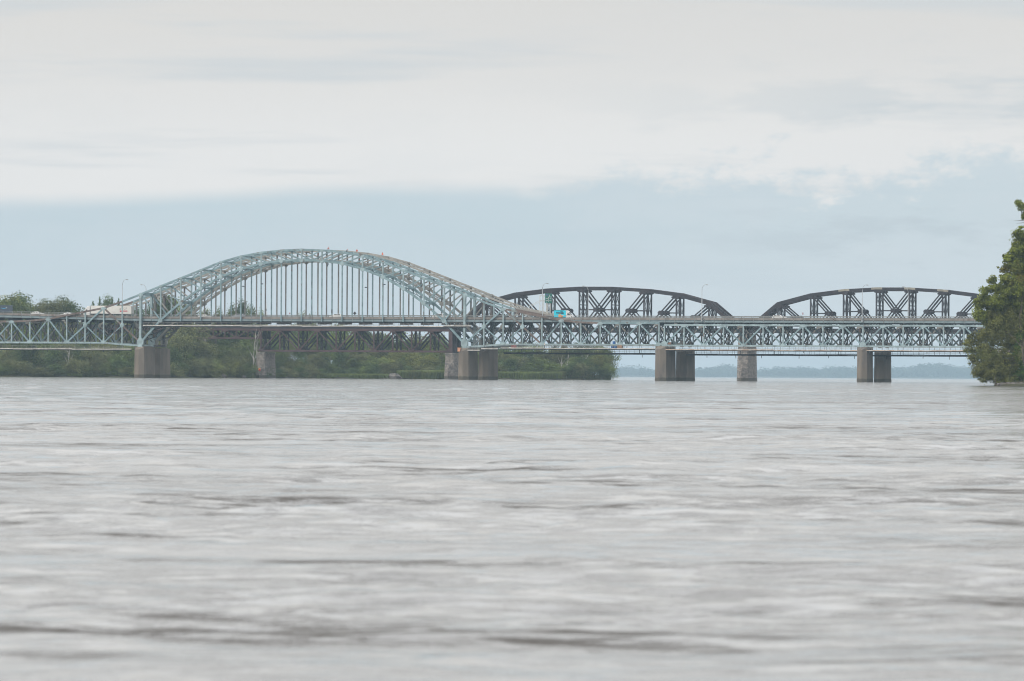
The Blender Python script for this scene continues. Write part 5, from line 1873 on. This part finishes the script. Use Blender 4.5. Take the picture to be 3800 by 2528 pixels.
# bare white-barked trees
def bare_tree(px, base_py, top_py, dep, seed, label):
    r = random.Random(seed)
    Y = shore_y(px) + dep
    b = at(px, base_py, Y)
    b.z = ground_z(px, dep)
    t = at(px, top_py, Y)
    h = t.z - b.z
    root = empty('bare_tree', b, label, 'tree', 'bare pale trees', 0, True)
    mb = MB().tube([(0, 0, -0.4), (0.02 * h, 0, h * 0.5), (0.07 * h, 0.05, h)], [0.17, 0.12, 0.05], 6)
    mb.build('trunk', 'bark_pale', root)
    for k in range(9):
        f = r.uniform(0.25, 0.85)
        a = r.uniform(0, 6.28)
        ln = h * r.uniform(0.18, 0.38)
        p = Vector((0.05 * h * f, 0, h * f))
        q = p + Vector((math.cos(a) * ln * 0.55, math.sin(a) * ln * 0.4, ln))
        MB().tube([p, p.lerp(q, 0.5) + Vector((0, 0, -0.1)), q], [0.07, 0.05, 0.02], 5).build('branch', 'bark_pale', root)


bare_tree(938, 1345, 1222, 6, 1, 'bare pale-barked tree beside the bank pier of the railway')
bare_tree(948, 1335, 1218, 8, 2, 'bare forked pale tree nearest the bank pier of the railway')
bare_tree(252, 1355, 1290, 9, 3, 'pale dead trunk standing among the shrubs on the left bank')
for k, px in enumerate((2080, 2103, 2168)):
    bare_tree(px, 1360, 1318, 12, 7 + k, 'slim white trunk among the leaves on the tip of the bank')


# ================================================================== reeds and meadow (stuff)
def reeds(name, px0, px1, top_py, dep0, dep1, n, seed):
    r = np.random.default_rng(seed)
    px = r.uniform(px0, px1, n)
    dep = r.uniform(dep0, dep1, n)
    Y = np.array([shore_y(p) for p in px]) + dep
    X = (px - 1900) / F * Y
    zb = np.array([ground_z(p, d) for p, d in zip(px, dep)]) - 0.1
    h = (YH - level((px0 + px1) / 2, top_py)[1]) / F * Y + CAM_H - zb
    h = np.maximum(0.6, h * r.uniform(0.75, 1.04, n))
    a = r.uniform(0, np.pi, n)
    w = r.uniform(0.08, 0.2, n)
    lx, ly = r.normal(0, 0.12, n) * h, r.normal(0, 0.12, n) * h
    v = np.stack([np.stack([X - np.cos(a) * w, Y - np.sin(a) * w, zb], 1), np.stack([X + np.cos(a) * w, Y + np.sin(a) * w, zb], 1),
                  np.stack([X + lx + np.cos(a) * w * .3, Y + ly + np.sin(a) * w * .3, zb + h], 1), np.stack([X + lx - np.cos(a) * w * .3, Y + ly - np.sin(a) * w * .3, zb + h], 1)], 1)
    me = np_mesh(name, v.reshape(-1, 3), 4, 'reed')
    o = bpy.data.objects.new(name, me)
    col.objects.link(o)
    return o


for (a, b, t, n, s, l) in ((1478, 1665, 1375, 6000, 1, 'band of tall green reeds left of the right arch pier'), (1835, 2085, 1380, 9000, 2, 'band of tall green reeds right of the right arch pier'),
                           (1018, 1060, 1386, 1400, 3, 'bright grass patch beside the bank pier of the railway'), (1180, 1470, 1387, 6000, 4, 'short reeds along the shore under the railway deck span'), (250, 305, 1387, 1600, 5, 'bright grass patch on the left bank')):
    tag(reeds('reeds', a, b, t, -1.0, 5.0, n, s), l, 'reeds', kind='stuff')

# boulder slab in the reeds
def rock(name, loc, s, label, cat='rock', group=None, seed=0):
    r = np.random.default_rng(seed)
    mb = MB()
    n, m = 9, 5
    for i in range(m + 1):
        th = math.pi * i / m
        for k in range(n):
            a = 2 * math.pi * k / n
            f = 1 + 0.22 * math.sin(3 * a + seed + i) + 0.15 * r.uniform(-1, 1)
            f = f if 0 < i < m else 1
            mb.v.append((loc[0] + s[0] * f * math.sin(th) * math.cos(a), loc[1] + s[1] * f * math.sin(th) * math.sin(a), loc[2] + s[2] * math.cos(th) * (1 + 0.1 * r.uniform(-1, 1))))
    for i in range(m):
        for k in range(n):
            a, b = i * n + k, i * n + (k + 1) % n
            mb.f.append((a, b, b + n, a + n))
    o = mb.build(name, 'rock', None, origin=loc)
    o.location = loc
    return tag(o, label, cat, group)


p = at(1462, 1400, shore_y(1462) - 1.5)
rock('boulder', (p.x, p.y, 0.5), (2.9, 1.5, 1.6), 'long pinkish boulder lying among the shore reeds', seed=4)
for k, (px, s) in enumerate(((828, 1.5), (905, 0.8))):
    p = at(px, 1395, shore_y(px) - 0.8)
    rock('boulder', (p.x, p.y, 0.4), (s, s * .7, s * .8), 'grey boulder at the water edge below the big clump', group='boulders below the big clump', seed=9 + k)

# ================================================================== NEAR WOODED POINT on the right
NY = 1512.0


def near_lobes(spec):
    out = []
    for px, py, rpx, rz, dy in spec:
        p = at(px, py, NY + dy)
        r_ = rpx / F * NY
        out.append((p.x, p.y, p.z, r_, r_ * 0.9, r_ * rz))
    return out


def near_tree(name, label, base_px, dy, spec, n, size, mat, seed, droop=0.0, trad=0.5, group='trees of the near wooded point', twigs=()):
    b = at(base_px, 1425, NY + dy)
    b.z = 0.6
    root = empty(name, b, label, 'tree' if 'tree' in name or 'willow' in name or 'poplar' in name else 'shrub', group)
    lobes = near_lobes(spec)
    rs = random.Random(seed)
    for l in list(lobes):          # small sprays breaking up the outline of every bough
        for _ in range(7):
            dv = Vector((rs.gauss(0, 1), rs.gauss(0, 1), rs.gauss(0, 1))).normalized()
            k = rs.uniform(0.95, 1.25)
            rr = l[3] * rs.uniform(0.10, 0.26)
            lobes.append((l[0] + dv.x * l[3] * k, l[1] + dv.y * l[4] * k, max(0.8, l[2] + dv.z * l[5] * k), rr * 1.3, rr, rr * 0.8))
    V = leaves(lobes, n, size, seed, droop, 0.25, 3.0, 2.3) - np.array(b)
    o = bpy.data.objects.new('crown', np_mesh('crown', V, 4, mat))
    col.objects.link(o)
    o.parent = root
    zt = max(l[2] for l in lobes)
    mb = MB()
    pts = [b + Vector((math.sin(k * 1.3) * 0.35, math.cos(k) * 0.3, (zt - b.z) * k / 6 - 0.5)) for k in range(7)]
    mb.tube(pts, [trad * (1.1 - 0.15 * k) for k in range(7)], 9)
    for j, l in enumerate(lobes[:len(spec)]):
        tip = Vector(l[:3])
        k = max(0, min(5, int((tip.z - b.z) * 0.72 / (zt - b.z) * 6)))
        mb.tube([pts[k], pts[k].lerp(tip, 0.5) + Vector((0, 0, 0.4)), tip], [trad * 0.35, trad * 0.2, trad * 0.07], 5)
    for a, c in twigs:
        mb.tube([at(*a, NY + dy - 6), at(*c, NY + dy - 6)], [0.06, 0.02], 4)
    mb.build('trunk', 'bark', root)
    return root


near_tree('poplar_tree', 'tall yellow-green poplar towering over the near wooded point', 3850, 14,
          [(3795, 765, 16, 1.0, 0), (3778, 752, 12, 1.0, 0), (3800, 800, 12, 1.2, 0), (3782, 868, 22, .8, 0), (3800, 900, 40, 1.2, 2), (3770, 925, 24, .9, 0), (3745, 955, 26, .8, 0), (3765, 985, 36, .9, 0), (3800, 970, 50, 1.2, 3), (3722, 1000, 16, .8, 0),
           (3730, 1035, 24, .8, 0), (3775, 1055, 50, .9, 0), (3735, 1075, 34, .8, 0), (3680, 1040, 18, .9, 0), (3695, 1070, 26, .8, 0), (3655, 1080, 20, .8, 0), (3660, 1115, 34, .8, 0), (3700, 1120, 42, .9, 0), (3635, 1130, 22, .8, 0), (3640, 1165, 30, .8, 0), (3690, 1180, 48, .9, 2),
           (3760, 1130, 60, 1.0, 3), (3850, 1050, 80, 1.3, 6), (3860, 900, 60, 1.4, 6), (3900, 1150, 90, 1.2, 8), (3830, 1200, 70, 1.0, 6), (3870, 780, 45, 1.5, 6), (3760, 1210, 60, 1.0, 4)],
          125000, 0.40, 'leaf_poplar', 51, 0.0, 0.7, twigs=(((3800, 818), (3763, 820)), ((3800, 827), (3772, 829)), ((3800, 1066), (3770, 1072)), ((3800, 1120), (3765, 1126)), ((3800, 1125), (3780, 1138))))
near_tree('willow_tree', 'drooping olive green willow leaning over the water from the near wooded point', 3790, 0,
          [(3600, 1270, 24, .8, 0), (3640, 1250, 36, .7, 0), (3590, 1300, 18, .7, 0), (3690, 1240, 46, .8, 0), (3650, 1300, 46, .8, 0), (3615, 1330, 24, .9, -1), (3640, 1360, 36, .9, -1), (3625, 1385, 20, .9, -1), (3690, 1330, 56, .9, 0), (3670, 1385, 40, .8, -1), (3720, 1370, 52, .9, 0),
           (3700, 1200, 40, .7, 0), (3745, 1165, 46, .9, 1), (3780, 1120, 50, .9, 2), (3690, 1165, 26, .8, 0), (3780, 1220, 70, 1.0, 2), (3790, 1320, 80, 1.0, 2), (3740, 1410, 36, .6, -1), (3705, 1412, 22, .6, -1), (3660, 1400, 24, .7, -1), (3860, 1200, 80, 1.1, 4), (3870, 1340, 80, 1.0, 4), (3790, 1080, 40, .9, 3), (3960, 1280, 100, 1.1, 6)],
          135000, 0.34, 'leaf_willow', 52, 0.55, 0.5)
near_tree('vine_shrub', 'bright green vine-covered shrub at the foot of the near wooded point', 3800, -5,
          [(3775, 1290, 22, 1.6, 0), (3795, 1340, 26, 1.6, 0), (3775, 1395, 24, 1.3, 0), (3800, 1400, 28, 1.2, 0), (3780, 1245, 18, 1.2, 0), (3708, 1215, 16, .9, 0), (3840, 1350, 40, 1.5, 2), (3735, 1420, 16, .8, 2), (3760, 1418, 20, .8, 1), (3790, 1420, 22, .7, 1), (3822, 1418, 24, .8, 1), (3860, 1415, 30, .8, 1)],
          20000, 0.36, 'leaf_vine', 53, 0.2, 0.2)
for k, (px, dpx) in enumerate(((3707, 7), (3716, 9), (3728, 8), (3740, 10), (3752, 8), (3762, 10), (3775, 9), (3788, 11), (3803, 9), (3818, 10))):
    p = at(px, 1428, NY - 8)
    s = dpx / F * NY
    rock('shore_rock', (p.x, p.y, 0.18 + 0.15 * s), (s * 1.1, s, s * 0.85), 'dark rock in the row along the foot of the near wooded point', 'rock', 'rocks at the foot of the near wooded point', 30 + k)
# dead stake leaning at the water
p = at(3694, 1431, NY - 10)
st = empty('dead_stake', (p.x, p.y, -0.3), 'thin bare stake leaning out of the water left of the shore rocks', 'branch', None, 0, True)
MB().tube([(0.35, 0, 0), (0.05, 0, 0.9), (-0.1, 0, 2.3)], [0.10, 0.08, 0.03], 5).build('stem', 'bark', st)
MB().tube([(0.05, 0, 0.9), (-0.1, 0, 1.35)], [0.06, 0.02], 5).build('twig', 'bark', st)

# ================================================================== FAR WOOD across the lake (reads as one mass)
def far_wood():
    r = np.random.default_rng(77)
    prof_x = [1400, 2270, 2330, 2390, 2440, 2560, 2600, 2660, 2690, 2740, 2810, 2860, 2930, 3010, 3060, 3110, 3180, 3240, 3320, 3380, 3420, 3455, 3520, 3560, 3700, 5400]
    prof_y = [1378, 1374, 1360, 1370, 1372, 1376, 1365, 1366, 1352, 1362, 1373, 1366, 1360, 1366, 1372, 1360, 1364, 1366, 1363, 1362, 1350, 1348, 1352, 1362, 1360, 1362]
    lobes = []
    for px in np.arange(1400, 4560, 9.0):
        Y = 22010 + r.uniform(0, 110)
        top = np.interp(px, prof_x, prof_y) + r.uniform(-3, 5)
        p = at(px, top, Y)
        rr = r.uniform(9, 17)
        lobes.append((p.x, p.y, max(4.0, p.z - rr), rr * 1.2, rr, rr))
        q = at(px + 4, lerp(top, 1402, 0.55), Y - 8)
        lobes.append((q.x, q.y, max(3.0, q.z), rr * 1.2, rr, rr * 1.25))
        lobes.append((q.x, q.y - 5, 2.0, rr, rr, 4.0))
    V = leaves(lobes, 100000, 6.5, 78, 0, 0.5, 0.3, 5.0)
    o = bpy.data.objects.new('distant_wood', np_mesh('distant_wood', V, 4, 'far_leaf'))
    col.objects.link(o)
    tag(o, 'hazy blue line of trees on the far side of the lake', 'wood', kind='stuff')


far_wood()

# church spire far behind the arch
def steeple():
    Y = 4400.0
    top = at(988, 1114, Y)
    x = top.x
    z0 = at(988, 1165, Y).z
    root = empty('church_steeple', (x, Y, 3.0), 'slender pale church steeple faint in the distance behind the hangers', 'steeple')

    def sq(h0, h1, a, b, nm):
        MB().add([(x + i * w, Y + j * w, z) for z, w in ((h0, a), (h1, b)) for i, j in ((-1, -1), (1, -1), (1, 1), (-1, 1))],
                 [(0, 1, 5, 4), (1, 2, 6, 5), (2, 3, 7, 6), (3, 0, 4, 7), (4, 5, 6, 7), (3, 2, 1, 0)]).build(nm, 'steeple', root)
    sq(3, z0 + 0.6, 0.62, 0.6, 'tower')
    sq(z0 + 0.6, z0 + 1.2, 0.7, 0.7, 'cornice')
    sq(z0 + 1.2, z0 + 3.6, 0.45, 0.42, 'belfry')
    sq(z0 + 3.6, top.z - 0.8, 0.44, 0.05, 'spire')
    MB().bar((x, Y, top.z - 0.9), (x, Y, top.z + 0.3), 0.12, 0.12).bar((x - 0.35, Y, top.z - 0.1), (x + 0.35, Y, top.z - 0.1), 0.1, 0.1).build('cross', 'steeple', root)
    for s in (-1, 1):
        MB().box((x + s * 0.2, Y - 0.45, z0 + 2.3), (0.2, 0.06, 1.4)).build('belfry_louvre', 'floor_steel_shaded', root)


steeple()

# ================================================================== HAZE (the air over the river)
hz = MB().add([(x, y, z) for z in (-1.9, 70.0) for x, y in ((-2300, -60), (2300, -60), (2300, 22700), (-2300, 22700))],
              [(3, 2, 1, 0), (4, 5, 6, 7), (0, 1, 5, 4), (1, 2, 6, 5), (2, 3, 7, 6), (3, 0, 4, 7)])
MATS['haze'] = hm_ = bpy.data.materials.new('haze')
hm_.use_nodes = True
ht = hm_.node_tree
ht.nodes.clear()
pv = nod(ht, 'ShaderNodeVolumePrincipled')
pv.inputs['Color'].default_value = (0.62, 0.84, 1.0, 1)
pv.inputs['Density'].default_value = 0.000047
pv.inputs['Anisotropy'].default_value = 0.0
ho = nod(ht, 'ShaderNodeOutputMaterial')
ht.links.new(pv.outputs[0], ho.inputs['Volume'])
hz_o = hz.build('haze', 'haze')
tag(hz_o, kind='stuff')
